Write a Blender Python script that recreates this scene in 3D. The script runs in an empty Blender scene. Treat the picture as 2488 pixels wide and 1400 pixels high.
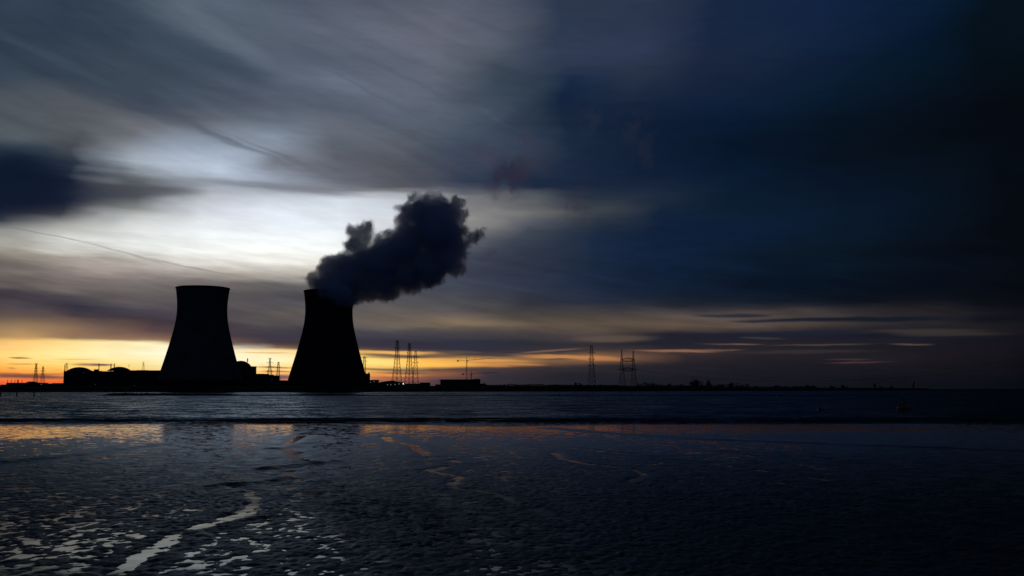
import bpy, bmesh, math, random
import numpy as np
from mathutils import Vector, Matrix

random.seed(7)
RNG = np.random.default_rng(7)
sc = bpy.context.scene
COL = sc.collection

# ------------------------------------------------------------------ camera
F = 2419.0                      # focal length in photo pixels (35 mm lens)
HOR = 945.5                     # horizon row of the photo
TH = math.atan((HOR - 700.0) / F)
EYE = 4.7
cam = bpy.data.cameras.new("camera")
cam.lens = 35.0
cam.sensor_width = 36.0
cam.clip_start = 0.5
cam.clip_end = 120000.0
camo = bpy.data.objects.new("camera", cam)
camo.location = (0, 0, EYE)
camo.rotation_euler = (math.pi / 2 + TH, 0, 0)
COL.objects.link(camo)
sc.camera = camo


def ray(px, py):
    u = (px - 1244.0) / F
    v = (700.0 - py) / F
    return Vector((u, math.cos(TH) - v * math.sin(TH), math.sin(TH) + v * math.cos(TH)))


def at(px, py, Y):
    d = ray(px, py)
    return Vector((d.x * Y / d.y, Y, EYE + d.z * Y / d.y))


def ground(px, py, z=0.0):
    d = ray(px, py)
    t = (z - EYE) / d.z
    return Vector((d.x * t, d.y * t, z))


def azel(px, py):
    d = ray(px, py).normalized()
    return math.atan2(d.x, d.y), math.asin(d.z)


def lin(c):
    out = []
    for v in c:
        v = v / 255.0
        out.append(v / 12.92 if v <= 0.04045 else ((v + 0.055) / 1.055) ** 2.4)
    return (out[0], out[1], out[2], 1.0)


# ------------------------------------------------------------------ numpy noise
def _hash(ix, iy, iz, seed):
    h = (ix.astype(np.uint32) * np.uint32(374761393)) ^ (iy.astype(np.uint32) * np.uint32(668265263)) \
        ^ (iz.astype(np.uint32) * np.uint32(2246822519)) ^ np.uint32((seed * 3266489917) & 0xFFFFFFFF)
    h = (h ^ (h >> np.uint32(13))) * np.uint32(1274126177)
    h = (h ^ (h >> np.uint32(15))) * np.uint32(2654435761)
    h = h ^ (h >> np.uint32(16))
    return (h & np.uint32(0xFFFFFF)).astype(np.float32) / np.float32(0xFFFFFF)


def vnoise(x, y, z=None, seed=0):
    """value noise in 0..1"""
    x = np.asarray(x, np.float64)
    y = np.asarray(y, np.float64)
    ix = np.floor(x).astype(np.int64)
    iy = np.floor(y).astype(np.int64)
    fx = (x - ix).astype(np.float32)
    fy = (y - iy).astype(np.float32)
    fx = fx * fx * fx * (fx * (fx * 6 - 15) + 10)
    fy = fy * fy * fy * (fy * (fy * 6 - 15) + 10)
    if z is None:
        iz = np.zeros_like(ix)
        a = _hash(ix, iy, iz, seed)
        b = _hash(ix + 1, iy, iz, seed)
        c = _hash(ix, iy + 1, iz, seed)
        d = _hash(ix + 1, iy + 1, iz, seed)
        return (a * (1 - fx) + b * fx) * (1 - fy) + (c * (1 - fx) + d * fx) * fy
    z = np.asarray(z, np.float64)
    iz = np.floor(z).astype(np.int64)
    fz = (z - iz).astype(np.float32)
    fz = fz * fz * fz * (fz * (fz * 6 - 15) + 10)
    out = 0
    for dz, wz in ((0, 1 - fz), (1, fz)):
        a = _hash(ix, iy, iz + dz, seed)
        b = _hash(ix + 1, iy, iz + dz, seed)
        c = _hash(ix, iy + 1, iz + dz, seed)
        d = _hash(ix + 1, iy + 1, iz + dz, seed)
        out = out + wz * ((a * (1 - fx) + b * fx) * (1 - fy) + (c * (1 - fx) + d * fx) * fy)
    return out


def fbm(x, y, z=None, octaves=4, seed=0, gain=0.5):
    s, a, n = 0.0, 1.0, 0.0
    f = 1.0
    for o in range(octaves):
        s = s + a * (vnoise(x * f + 17.3 * o, y * f - 9.1 * o, None if z is None else z * f + 3.7 * o, seed + o) - 0.5)
        n += a
        a *= gain
        f *= 2.03
    return s / n * 2.0          # about -1..1


# ------------------------------------------------------------------ materials
MATS = {}


def mat_simple(name, color, rough=0.7, noise=0.25, scale=0.3, spec=0.3, metal=0.0):
    if name in MATS:
        return MATS[name]
    m = bpy.data.materials.new(name)
    m.use_nodes = True
    nt = m.node_tree
    b = nt.nodes["Principled BSDF"]
    tc = nt.nodes.new("ShaderNodeTexCoord")
    n = nt.nodes.new("ShaderNodeTexNoise")
    n.inputs["Scale"].default_value = scale
    n.inputs["Detail"].default_value = 6
    nt.links.new(tc.outputs["Object"], n.inputs["Vector"])
    r = nt.nodes.new("ShaderNodeValToRGB")
    r.color_ramp.elements[0].position = 0.3
    r.color_ramp.elements[1].position = 0.7
    r.color_ramp.elements[0].color = tuple(c * (1 - noise) for c in color) + (1,)
    r.color_ramp.elements[1].color = tuple(min(1, c * (1 + noise)) for c in color) + (1,)
    nt.links.new(n.outputs["Fac"], r.inputs["Fac"])
    nt.links.new(r.outputs["Color"], b.inputs["Base Color"])
    b.inputs["Roughness"].default_value = rough
    b.inputs["Specular IOR Level"].default_value = spec
    b.inputs["Metallic"].default_value = metal
    MATS[name] = m
    return m


def mat_emit(name, color, strength):
    if name in MATS:
        return MATS[name]
    m = bpy.data.materials.new(name)
    m.use_nodes = True
    b = m.node_tree.nodes["Principled BSDF"]
    b.inputs["Base Color"].default_value = (0.1, 0.1, 0.1, 1)
    b.inputs["Emission Color"].default_value = tuple(color) + (1,)
    b.inputs["Emission Strength"].default_value = strength
    MATS[name] = m
    return m


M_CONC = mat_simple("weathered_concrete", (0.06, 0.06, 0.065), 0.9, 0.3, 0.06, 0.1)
M_SHELL = mat_simple("hazed_shell_concrete", (0.10, 0.105, 0.11), 0.9, 0.25, 0.05, 0.1)  # left tower: haze in the air painted in as a lighter colour
M_SHELL2 = mat_simple("unhazed_shell_concrete", (0.035, 0.035, 0.036), 0.9, 0.3, 0.05, 0.1)  # right tower: same concrete, darker, without the painted haze; not damp
M_CONC2 = mat_simple("stained_concrete", (0.045, 0.045, 0.048), 0.9, 0.3, 0.1, 0.1)
M_CLAD = mat_simple("metal_cladding", (0.06, 0.065, 0.075), 0.65, 0.2, 0.2, 0.25)
M_ROOF = mat_simple("bitumen_roof", (0.05, 0.05, 0.05), 0.9, 0.3, 0.2, 0.1)
M_STEEL = mat_simple("galvanised_steel", (0.09, 0.09, 0.095), 0.6, 0.2, 0.5, 0.2)
M_STACK = mat_simple("painted_stack_steel", (0.12, 0.10, 0.10), 0.6, 0.2, 0.5, 0.2)
M_STONE = mat_simple("wet_dark_stone", (0.045, 0.045, 0.048), 0.75, 0.4, 0.8, 0.2)
M_WOOD = mat_simple("tarred_timber", (0.03, 0.028, 0.025), 0.8, 0.3, 2.0, 0.2)
M_GRASS = mat_simple("dike_grass", (0.028, 0.035, 0.02), 0.95, 0.4, 0.05, 0.05)
M_LEAF = mat_simple("tree_foliage", (0.04, 0.05, 0.03), 0.9, 0.4, 0.4, 0.05)
M_BARK = mat_simple("tree_bark", (0.05, 0.045, 0.04), 0.9, 0.3, 2.0, 0.05)
M_GREEN = mat_simple("green_buoy_paint", (0.10, 0.16, 0.05), 0.5, 0.2, 2.0, 0.3)
M_RED = mat_simple("red_buoy_paint", (0.28, 0.14, 0.05), 0.5, 0.2, 2.0, 0.3)
M_DARK = mat_simple("black_rubber", (0.02, 0.02, 0.02), 0.7, 0.2, 2.0, 0.2)
M_BIRD = mat_simple("bird_plumage", (0.04, 0.035, 0.03), 0.8, 0.3, 20.0, 0.1)
M_LAMP = mat_emit("lit_white_lamp", (1.0, 0.95, 0.85), 2.2)
M_LAMPFAINT = mat_emit("faint_lamp", (0.8, 0.85, 0.95), 0.06)
M_LAMPDIM = mat_emit("lit_dim_lamp", (0.9, 0.85, 0.8), 0.30)


# ------------------------------------------------------------------ mesh helpers
def new_obj(name, verts, faces, mat, parent=None, smooth=False):
    me = bpy.data.meshes.new(name)
    me.from_pydata([tuple(v) for v in verts], [], faces)
    me.update()
    if mat is not None:
        me.materials.append(mat)
    if smooth:
        me.polygons.foreach_set("use_smooth", [True] * len(me.polygons))
    o = bpy.data.objects.new(name, me)
    COL.objects.link(o)
    if parent is not None:
        o.parent = parent
    return o


class MB:
    """collects simple shapes in one mesh"""

    def __init__(self):
        self.v, self.f = [], []

    def box(self, x0, x1, y0, y1, z0, z1):
        n = len(self.v)
        self.v += [(x0, y0, z0), (x1, y0, z0), (x1, y1, z0), (x0, y1, z0),
                   (x0, y0, z1), (x1, y0, z1), (x1, y1, z1), (x0, y1, z1)]
        self.f += [(n, n + 3, n + 2, n + 1), (n + 4, n + 5, n + 6, n + 7), (n, n + 1, n + 5, n + 4),
                   (n + 1, n + 2, n + 6, n + 5), (n + 2, n + 3, n + 7, n + 6), (n + 3, n, n + 4, n + 7)]
        return self

    def bar(self, a, b, w, sides=4, w2=None):
        a, b = Vector(a), Vector(b)
        d = (b - a)
        if d.length < 1e-6:
            return self
        d.normalize()
        up = Vector((0, 0, 1)) if abs(d.z) < 0.9 else Vector((0, 1, 0))
        s = d.cross(up).normalized()
        t = d.cross(s).normalized()
        w2 = w if w2 is None else w2
        n = len(self.v)
        for p, r in ((a, w / 2), (b, w2 / 2)):
            for k in range(sides):
                an = 2 * math.pi * (k + 0.5) / sides
                self.v.append(tuple(p + s * (math.cos(an) * r) + t * (math.sin(an) * r)))
        for k in range(sides):
            k2 = (k + 1) % sides
            self.f.append((n + k, n + k2, n + sides + k2, n + sides + k))
        self.f.append(tuple(n + k for k in reversed(range(sides))))
        self.f.append(tuple(n + sides + k for k in range(sides)))
        return self

    def lathe(self, prof, seg=32, cx=0, cy=0, cz=0, cap=True):
        n = len(self.v)
        for (r, z) in prof:
            for k in range(seg):
                an = 2 * math.pi * k / seg
                self.v.append((cx + r * math.cos(an), cy + r * math.sin(an), cz + z))
        for i in range(len(prof) - 1):
            for k in range(seg):
                k2 = (k + 1) % seg
                self.f.append((n + i * seg + k, n + i * seg + k2, n + (i + 1) * seg + k2, n + (i + 1) * seg + k))
        if cap:
            self.f.append(tuple(n + k for k in reversed(range(seg))))
            m = n + (len(prof) - 1) * seg
            self.f.append(tuple(m + k for k in range(seg)))
        return self

    def prism(self, pts, y0, y1):
        """xz outline pushed along y"""
        n = len(self.v)
        k = len(pts)
        self.v += [(p[0], y0, p[1]) for p in pts] + [(p[0], y1, p[1]) for p in pts]
        self.f.append(tuple(range(n, n + k)))
        self.f.append(tuple(reversed(range(n + k, n + 2 * k))))
        for i in range(k):
            j = (i + 1) % k
            self.f.append((n + i, n + k + i, n + k + j, n + j))
        return self

    def build(self, name, mat, parent=None, smooth=False):
        return new_obj(name, self.v, self.f, mat, parent, smooth)


def tag(o, label=None, cat=None, group=None, kind=None):
    if label:
        o["label"] = label
    if cat:
        o["category"] = cat
    if group:
        o["group"] = group
    if kind:
        o["kind"] = kind
    return o


def thing(name, loc, label, cat, group=None):
    o = bpy.data.objects.new(name, None)
    o.location = loc
    o.empty_display_size = 0.5
    COL.objects.link(o)
    return tag(o, label, cat, group)


def grid_obj(name, X, Y, Z, mat, smooth=True):
    ny, nx = X.shape
    co = np.stack([X, Y, Z], -1).reshape(-1, 3).astype(np.float32)
    i = np.arange(ny * nx).reshape(ny, nx)
    q = np.stack([i[:-1, :-1], i[:-1, 1:], i[1:, 1:], i[1:, :-1]], -1).reshape(-1, 4).astype(np.int32)
    return mesh_np(name, co, q, mat, smooth)


def mesh_np(name, co, q, mat, smooth=True):
    me = bpy.data.meshes.new(name)
    me.vertices.add(len(co))
    me.vertices.foreach_set("co", co.astype(np.float32).ravel())
    me.loops.add(q.size)
    me.loops.foreach_set("vertex_index", q.astype(np.int32).ravel())
    me.polygons.add(len(q))
    me.polygons.foreach_set("loop_start", np.arange(0, q.size, 4, dtype=np.int32))
    me.polygons.foreach_set("loop_total", np.full(len(q), 4, np.int32))
    me.polygons.foreach_set("use_smooth", np.full(len(q), smooth))
    me.update(calc_edges=True)
    me.validate()
    if mat:
        me.materials.append(mat)
    o = bpy.data.objects.new(name, me)
    COL.objects.link(o)
    return o


# ------------------------------------------------------------------ world: dusk sky
SKY = {
 -500: [(0,(40,54,68)),(190,(48,60,72)),(300,(60,70,78)),(390,(20,36,54)),(450,(10,24,46)),(510,(18,30,52)),(560,(100,104,104)),(600,(110,106,102)),(640,(85,80,78)),(710,(50,48,56)),(765,(70,62,60)),(820,(120,96,70)),(830,(205,150,78)),(880,(215,145,65)),(925,(205,80,45)),(940,(190,70,45))],
 0: [(0,(48,62,78)),(100,(45,60,75)),(190,(55,68,82)),(240,(75,83,92)),(320,(80,88,95)),(355,(45,60,74)),(390,(14,31,51)),(450,(8,22,44)),(500,(14,27,50)),(530,(52,60,68)),(555,(140,141,138)),(590,(162,160,153)),(612,(148,140,130)),(640,(113,107,103)),(670,(105,97,95)),(690,(92,86,86)),(710,(60,57,66)),(740,(70,63,69)),(765,(93,80,74)),(800,(162,132,94)),(822,(190,150,100)),(830,(250,200,120)),(860,(253,212,128)),(890,(250,182,82)),(910,(244,150,72)),(925,(240,108,58)),(940,(230,96,60))],
 150: [(0,(45,58,74)),(60,(43,57,73)),(130,(52,65,80)),(180,(48,61,76)),(240,(80,86,94)),(300,(85,88,95)),(350,(70,75,82)),(400,(40,51,66)),(440,(14,28,50)),(490,(18,30,52)),(520,(72,73,78)),(545,(165,165,163)),(575,(205,207,203)),(605,(200,200,194)),(625,(150,142,135)),(645,(160,150,144)),(670,(120,110,108)),(695,(110,103,100)),(720,(70,68,77)),(745,(46,48,65)),(770,(68,60,67)),(795,(128,103,84)),(823,(145,115,88)),(831,(253,222,145)),(860,(255,230,156)),(895,(255,206,100)),(912,(250,158,72)),(928,(240,105,55))],
 300: [(0,(58,72,86)),(80,(50,63,78)),(140,(56,68,82)),(200,(58,70,84)),(250,(60,69,84)),(290,(95,98,106)),(330,(105,108,115)),(360,(130,136,145)),(400,(160,170,183)),(430,(118,124,130)),(455,(78,81,88)),(480,(84,87,92)),(505,(130,132,132)),(525,(195,198,198)),(560,(225,228,227)),(600,(222,224,220)),(620,(185,180,173)),(640,(172,165,158)),(660,(130,120,117)),(690,(105,100,100)),(720,(88,83,84)),(750,(66,64,74)),(780,(56,52,63)),(805,(88,70,71)),(825,(140,108,86)),(833,(255,240,188)),(860,(255,245,200)),(890,(255,230,150)),(910,(255,188,95)),(928,(245,120,60))],
 450: [(0,(82,94,108)),(60,(76,88,102)),(140,(58,71,86)),(200,(65,77,92)),(250,(70,80,95)),(290,(90,95,105)),(320,(120,128,140)),(350,(140,152,168)),(385,(165,178,195)),(420,(178,191,208)),(440,(152,160,172)),(465,(160,165,175)),(490,(190,195,203)),(530,(222,227,232)),(570,(240,244,246)),(600,(240,243,240)),(630,(225,224,216)),(655,(180,174,167)),(680,(112,107,106)),(720,(87,83,84)),(760,(71,67,75)),(790,(54,51,63)),(815,(68,57,65)),(835,(140,105,85)),(842,(255,253,228)),(870,(255,253,230)),(900,(255,242,180)),(925,(255,190,100))],
 620: [(0,(82,94,108)),(60,(80,92,106)),(120,(76,86,102)),(160,(65,76,92)),(200,(72,82,97)),(240,(78,86,100)),(290,(96,106,120)),(330,(125,137,152)),(370,(124,132,145)),(400,(108,113,123)),(430,(148,158,174)),(450,(132,138,148)),(475,(190,197,208)),(500,(215,222,232)),(540,(228,235,242)),(570,(242,247,250)),(610,(245,247,243)),(640,(235,234,225)),(665,(180,174,166)),(690,(100,97,98)),(730,(80,80,89)),(760,(85,82,82)),(790,(73,70,75)),(815,(52,53,68)),(835,(60,54,65)),(846,(105,80,68)),(852,(255,226,165)),(875,(255,244,200)),(895,(255,222,140)),(912,(250,175,90)),(925,(235,120,70)),(936,(235,95,80))],
 800: [(0,(76,84,100)),(80,(90,98,113)),(150,(82,91,106)),(200,(95,104,120)),(260,(80,90,105)),(300,(96,102,114)),(350,(90,97,108)),(385,(88,92,102)),(410,(93,96,106)),(440,(100,104,116)),(458,(118,120,128)),(475,(205,212,222)),(500,(212,220,230)),(540,(225,232,240)),(575,(238,243,244)),(620,(240,242,238)),(645,(232,230,222)),(665,(185,178,168)),(690,(95,95,100)),(730,(70,74,87)),(760,(95,90,88)),(790,(83,78,81)),(810,(49,51,66)),(840,(53,51,64)),(850,(100,75,65)),(856,(250,200,110)),(880,(255,230,140)),(900,(255,200,100)),(918,(215,130,78)),(926,(150,92,76)),(935,(120,78,74))],
 950: [(0,(82,88,103)),(80,(96,101,116)),(150,(88,96,111)),(220,(94,102,117)),(280,(86,95,110)),(330,(88,94,105)),(380,(80,82,92)),(420,(78,80,90)),(450,(82,84,92)),(462,(130,130,135)),(478,(192,198,207)),(520,(208,213,220)),(560,(203,206,208)),(600,(178,178,175)),(640,(130,128,128)),(680,(87,89,97)),(720,(79,81,88)),(760,(92,86,82)),(790,(103,95,87)),(808,(66,65,73)),(830,(40,44,58)),(848,(47,47,60)),(857,(170,130,80)),(864,(90,72,65)),(872,(250,190,90)),(888,(255,190,85)),(896,(85,68,66)),(910,(150,95,65)),(925,(70,58,66)),(940,(62,54,64))],
 1100: [(0,(85,90,105)),(90,(98,102,117)),(180,(92,98,112)),(240,(84,92,107)),(300,(82,92,105)),(350,(66,78,95)),(400,(54,66,85)),(440,(50,60,80)),(462,(72,78,92)),(480,(112,112,117)),(520,(127,126,127)),(550,(138,136,134)),(580,(100,102,110)),(620,(70,76,91)),(660,(61,67,83)),(700,(62,67,81)),(735,(77,77,82)),(760,(81,77,78)),(785,(126,108,87)),(800,(84,77,76)),(825,(42,46,60)),(850,(40,44,58)),(862,(66,58,62)),(873,(180,130,72)),(888,(215,150,75)),(894,(70,58,60)),(910,(54,49,58)),(930,(48,45,55))],
 1250: [(0,(70,78,94)),(60,(72,79,94)),(120,(64,74,88)),(180,(52,66,80)),(240,(48,62,78)),(290,(48,60,78)),(350,(46,58,76)),(400,(42,52,70)),(440,(24,38,60)),(465,(23,37,59)),(490,(70,76,84)),(520,(105,105,105)),(545,(78,82,92)),(570,(56,64,77)),(620,(45,53,69)),(670,(39,47,65)),(710,(37,45,61)),(745,(54,55,65)),(770,(86,80,77)),(790,(110,95,80)),(810,(70,65,67)),(835,(43,45,58)),(855,(60,54,58)),(870,(130,100,72)),(880,(132,96,68)),(892,(58,51,56)),(915,(39,41,52)),(935,(40,41,51))],
 1400: [(0,(40,52,74)),(60,(40,52,74)),(120,(44,56,80)),(160,(40,50,74)),(190,(24,40,66)),(230,(14,32,58)),(280,(20,34,58)),(340,(22,38,60)),(400,(22,36,60)),(450,(20,34,58)),(490,(35,46,62)),(515,(55,62,68)),(545,(37,47,61)),(580,(21,37,61)),(640,(20,36,60)),(700,(23,35,59)),(735,(32,40,58)),(762,(80,74,72)),(790,(106,90,77)),(812,(88,76,71)),(835,(47,45,54)),(852,(70,60,60)),(868,(165,115,78)),(876,(135,98,72)),(888,(50,47,55)),(910,(31,35,47)),(935,(29,33,45))],
 1600: [(0,(38,48,70)),(60,(38,48,72)),(120,(42,52,78)),(160,(38,48,70)),(200,(30,42,64)),(250,(18,32,56)),(300,(10,26,50)),(360,(10,26,50)),(420,(10,26,50)),(480,(24,36,56)),(520,(14,30,54)),(560,(10,28,54)),(620,(10,28,54)),(680,(10,28,52)),(720,(14,28,46)),(742,(32,37,50)),(765,(92,80,75)),(790,(108,90,77)),(803,(80,70,66)),(812,(31,35,50)),(828,(33,35,49)),(845,(43,41,51)),(856,(68,55,54)),(870,(48,44,51)),(890,(36,35,45)),(915,(27,29,41)),(935,(23,27,39))],
 1800: [(0,(20,34,60)),(60,(20,34,60)),(120,(24,36,60)),(180,(20,32,56)),(240,(12,28,54)),(290,(5,22,46)),(350,(4,18,38)),(420,(5,22,46)),(500,(8,26,46)),(560,(8,26,52)),(620,(6,22,40)),(700,(4,18,36)),(730,(12,24,38)),(750,(48,46,54)),(763,(80,72,69)),(790,(96,81,72)),(802,(68,60,61)),(812,(25,30,46)),(835,(41,37,46)),(850,(37,35,44)),(880,(33,31,41)),(910,(25,27,37)),(935,(19,23,33))],
 2050: [(0,(14,32,62)),(80,(14,32,60)),(150,(10,26,50)),(220,(6,24,44)),(300,(4,16,30)),(380,(4,14,26)),(450,(5,18,36)),(520,(6,22,42)),(600,(5,20,34)),(700,(3,14,28)),(735,(12,20,34)),(755,(43,41,49)),(785,(58,52,53)),(797,(43,40,47)),(812,(22,26,42)),(835,(33,31,41)),(850,(29,29,38)),(870,(34,31,39)),(885,(31,29,38)),(910,(21,23,33)),(935,(15,19,29))],
 2300: [(0,(5,26,50)),(80,(4,22,44)),(150,(4,20,36)),(250,(4,12,24)),(330,(3,9,18)),(420,(4,14,26)),(500,(4,16,30)),(600,(4,12,24)),(700,(4,10,22)),(740,(10,14,24)),(760,(26,27,35)),(778,(14,19,31)),(795,(32,31,36)),(812,(36,33,37)),(825,(20,22,34)),(850,(25,23,31)),(890,(19,20,29)),(930,(12,16,26))],
 2488: [(0,(4,16,26)),(100,(3,14,24)),(250,(3,8,16)),(400,(3,9,18)),(550,(3,8,16)),(700,(3,6,14)),(760,(13,15,25)),(800,(17,17,27)),(850,(14,15,24)),(900,(10,12,20)),(940,(6,10,18))],
}
SUN_PX = (497, 893)
SUN_AZ, SUN_EL = azel(*SUN_PX)


def build_world():
    w = bpy.data.worlds.new("World")
    sc.world = w
    w.use_nodes = True
    nt = w.node_tree
    N, L = nt.nodes, nt.links
    bg = N["Background"]

    def math_(op, a, b=None, c=None):
        n = N.new("ShaderNodeMath")
        n.operation = op
        for i, v in enumerate((a, b, c)):
            if v is None:
                continue
            if isinstance(v, (int, float)):
                n.inputs[i].default_value = v
            else:
                L.new(v, n.inputs[i])
        return n.outputs[0]

    def maprange(v, a, b, c=0.0, d=1.0, interp="SMOOTHSTEP"):
        n = N.new("ShaderNodeMapRange")
        n.interpolation_type = interp
        L.new(v, n.inputs["Value"])
        n.inputs["From Min"].default_value = a
        n.inputs["From Max"].default_value = b
        n.inputs["To Min"].default_value = c
        n.inputs["To Max"].default_value = d
        return n.outputs["Result"]

    def mixc(f, a, b, mode="MIX"):
        n = N.new("ShaderNodeMix")
        n.data_type = "RGBA"
        n.blend_type = mode
        n.clamp_factor = True
        for sock, v in ((n.inputs[0], f), (n.inputs[6], a), (n.inputs[7], b)):
            if isinstance(v, (int, float)):
                sock.default_value = v
            elif isinstance(v, tuple):
                sock.default_value = v
            else:
                L.new(v, sock)
        return n.outputs[2]

    tc = N.new("ShaderNodeTexCoord")
    sep = N.new("ShaderNodeSeparateXYZ")
    L.new(tc.outputs["Generated"], sep.inputs[0])
    az = math_("ARCTAN2", sep.outputs[0], sep.outputs[1])
    el = math_("ARCSINE", sep.outputs[2])

    def comb(a, b):
        n = N.new("ShaderNodeCombineXYZ")
        L.new(a, n.inputs[0])
        L.new(b, n.inputs[1])
        return n.outputs[0]

    base = comb(az, el)

    def noise(scale_xy, rot=0.0, detail=4.0, rough=0.5, off=(0, 0, 0), dist=0.0):
        mp = N.new("ShaderNodeMapping")
        mp.vector_type = "POINT"
        # rotate first, then stretch: two mappings
        mp.inputs["Rotation"].default_value = (0, 0, rot)
        L.new(base, mp.inputs["Vector"])
        mp2 = N.new("ShaderNodeMapping")
        mp2.inputs["Scale"].default_value = (scale_xy[0], scale_xy[1], 1)
        mp2.inputs["Location"].default_value = off
        L.new(mp.outputs[0], mp2.inputs["Vector"])
        n = N.new("ShaderNodeTexNoise")
        n.noise_dimensions = "2D"
        n.inputs["Scale"].default_value = 1.0
        n.inputs["Detail"].default_value = detail
        n.inputs["Roughness"].default_value = rough
        n.inputs["Distortion"].default_value = dist
        L.new(mp2.outputs[0], n.inputs["Vector"])
        return math_("SUBTRACT", n.outputs["Fac"], 0.5)

    n_h = noise((7, 60), 0.03, 4, 0.55, (3.1, 1.7, 0))            # low horizontal streaks
    n_big = noise((5, 12), math.radians(-14), 3, 0.5, (8, 2, 0), 0.4)
    n_diag = noise((4.5, 42), math.radians(20), 5, 0.55, (1, 5, 0), 0.3)   # slanting upper streaks
    n_fine = noise((26, 160), math.radians(3), 4, 0.6, (0.5, 9, 0))

    n_mid = noise((6, 62), math.radians(9), 4, 0.55, (7, 3, 0), 0.3)        # layered cloud above the glow
    n_edge = noise((4, 9), math.radians(-20), 4, 0.5, (2.2, 6.4, 0))

    # displaced coordinates
    amp = math_("MULTIPLY_ADD", el, 0.13, 0.0022)
    elw = math_("ADD", el, math_("MULTIPLY", n_h, math_("MINIMUM", amp, 0.012)))
    elw = math_("ADD", elw, math_("MULTIPLY", n_fine, 0.0016))
    elw = math_("ADD", elw, math_("MULTIPLY", n_big, maprange(el, 0.03, 0.2, 0.0, 0.016)))
    azw = math_("ADD", az, math_("MULTIPLY", n_big, 0.045))
    azw = math_("ADD", azw, math_("MULTIPLY", n_h, 0.03))

    # the light/dark border of the cloud deck leans and wanders
    azs = math_("ADD", azw, math_("MULTIPLY", n_edge, 0.10))
    azs = math_("ADD", azs, math_("MULTIPLY_ADD", el, 0.10, -0.022))

    EMAX = math.radians(24.0)
    t = math_("DIVIDE", elw, EMAX)
    cols = sorted(SKY)
    acc = None
    for i, px in enumerate(cols):
        r = N.new("ShaderNodeValToRGB")
        cr = r.color_ramp
        cr.interpolation = "LINEAR"
        stops = sorted((max(0.0, min(1.0, azel(px, py)[1] / EMAX)), c) for py, c in SKY[px])
        while len(cr.elements) > 1:
            cr.elements.remove(cr.elements[-1])
        cr.elements[0].position = stops[0][0]
        cr.elements[0].color = lin(stops[0][1])
        if px >= 1250:
            stops = [(p_, tuple((1.05 if p_ > 0.2 else 0.88) * (0.92 * q + 0.08 * (sum(c_) / 3)) for q in c_)) for p_, c_ in stops]
            cr.elements[0].color = lin(stops[0][1])
        for pos, c in stops[1:]:
            e = cr.elements.new(pos)
            e.color = lin(c)
        L.new(t, r.inputs["Fac"])
        if acc is None:
            acc = r.outputs["Color"]
        else:
            a0 = azel(cols[i - 1], 780)[0]
            a1 = azel(px, 780)[0]
            acc = mixc(maprange(azs, a0, a1, interp="LINEAR"), acc, r.outputs["Color"])

    # streak contrast
    up = maprange(el, math.radians(7), math.radians(13))
    left = maprange(az, math.radians(8), math.radians(-4))
    k = math_("MULTIPLY", math_("MULTIPLY", up, left), 0.52)
    mod = math_("MULTIPLY_ADD", n_diag, k, 1.0)
    k2 = math_("MULTIPLY_ADD", maprange(el, math.radians(12), math.radians(6)), 0.32, 0.10)
    mod = math_("MULTIPLY", mod, math_("MULTIPLY_ADD", n_h, k2, 1.0))
    mod = math_("MULTIPLY", mod, math_("MULTIPLY_ADD", n_fine, 0.22, 1.0))
    midband = math_("MULTIPLY", maprange(el, math.radians(2.8), math.radians(4.2)), maprange(el, math.radians(9), math.radians(6.5)))
    mod = math_("MULTIPLY", mod, math_("MULTIPLY_ADD", math_("MULTIPLY", n_mid, midband), 0.85, 1.0))
    vm = N.new("ShaderNodeVectorMath")
    vm.operation = "SCALE"
    L.new(acc, vm.inputs[0])
    L.new(mod, vm.inputs["Scale"])
    acc = vm.outputs[0]

    # single clouds: (px, py, rx, ry, tilt deg (+ = down to the right), colour, strength)
    bw_az = math_("ADD", az, math_("MULTIPLY", n_h, 0.03))
    bw_el = math_("ADD", el, math_("ADD", math_("MULTIPLY", n_fine, 0.0020), math_("MULTIPLY", n_h, 0.0010)))
    bvec = comb(bw_az, bw_el)
    # ragged coordinates for torn steam wisps
    n_r1 = noise((70, 70), 0, 5, 0.65, (4, 4, 0))
    n_r2 = noise((70, 70), 0, 5, 0.65, (14, 24, 0))
    n_mask = maprange(noise((55, 45), 0.5, 4, 0.6, (2, 31, 0), 0.2), -0.16, 0.16)
    rvec = comb(math_("ADD", az, math_("MULTIPLY", n_r1, 0.012)), math_("ADD", el, math_("MULTIPLY", n_r2, 0.012)))
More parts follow.
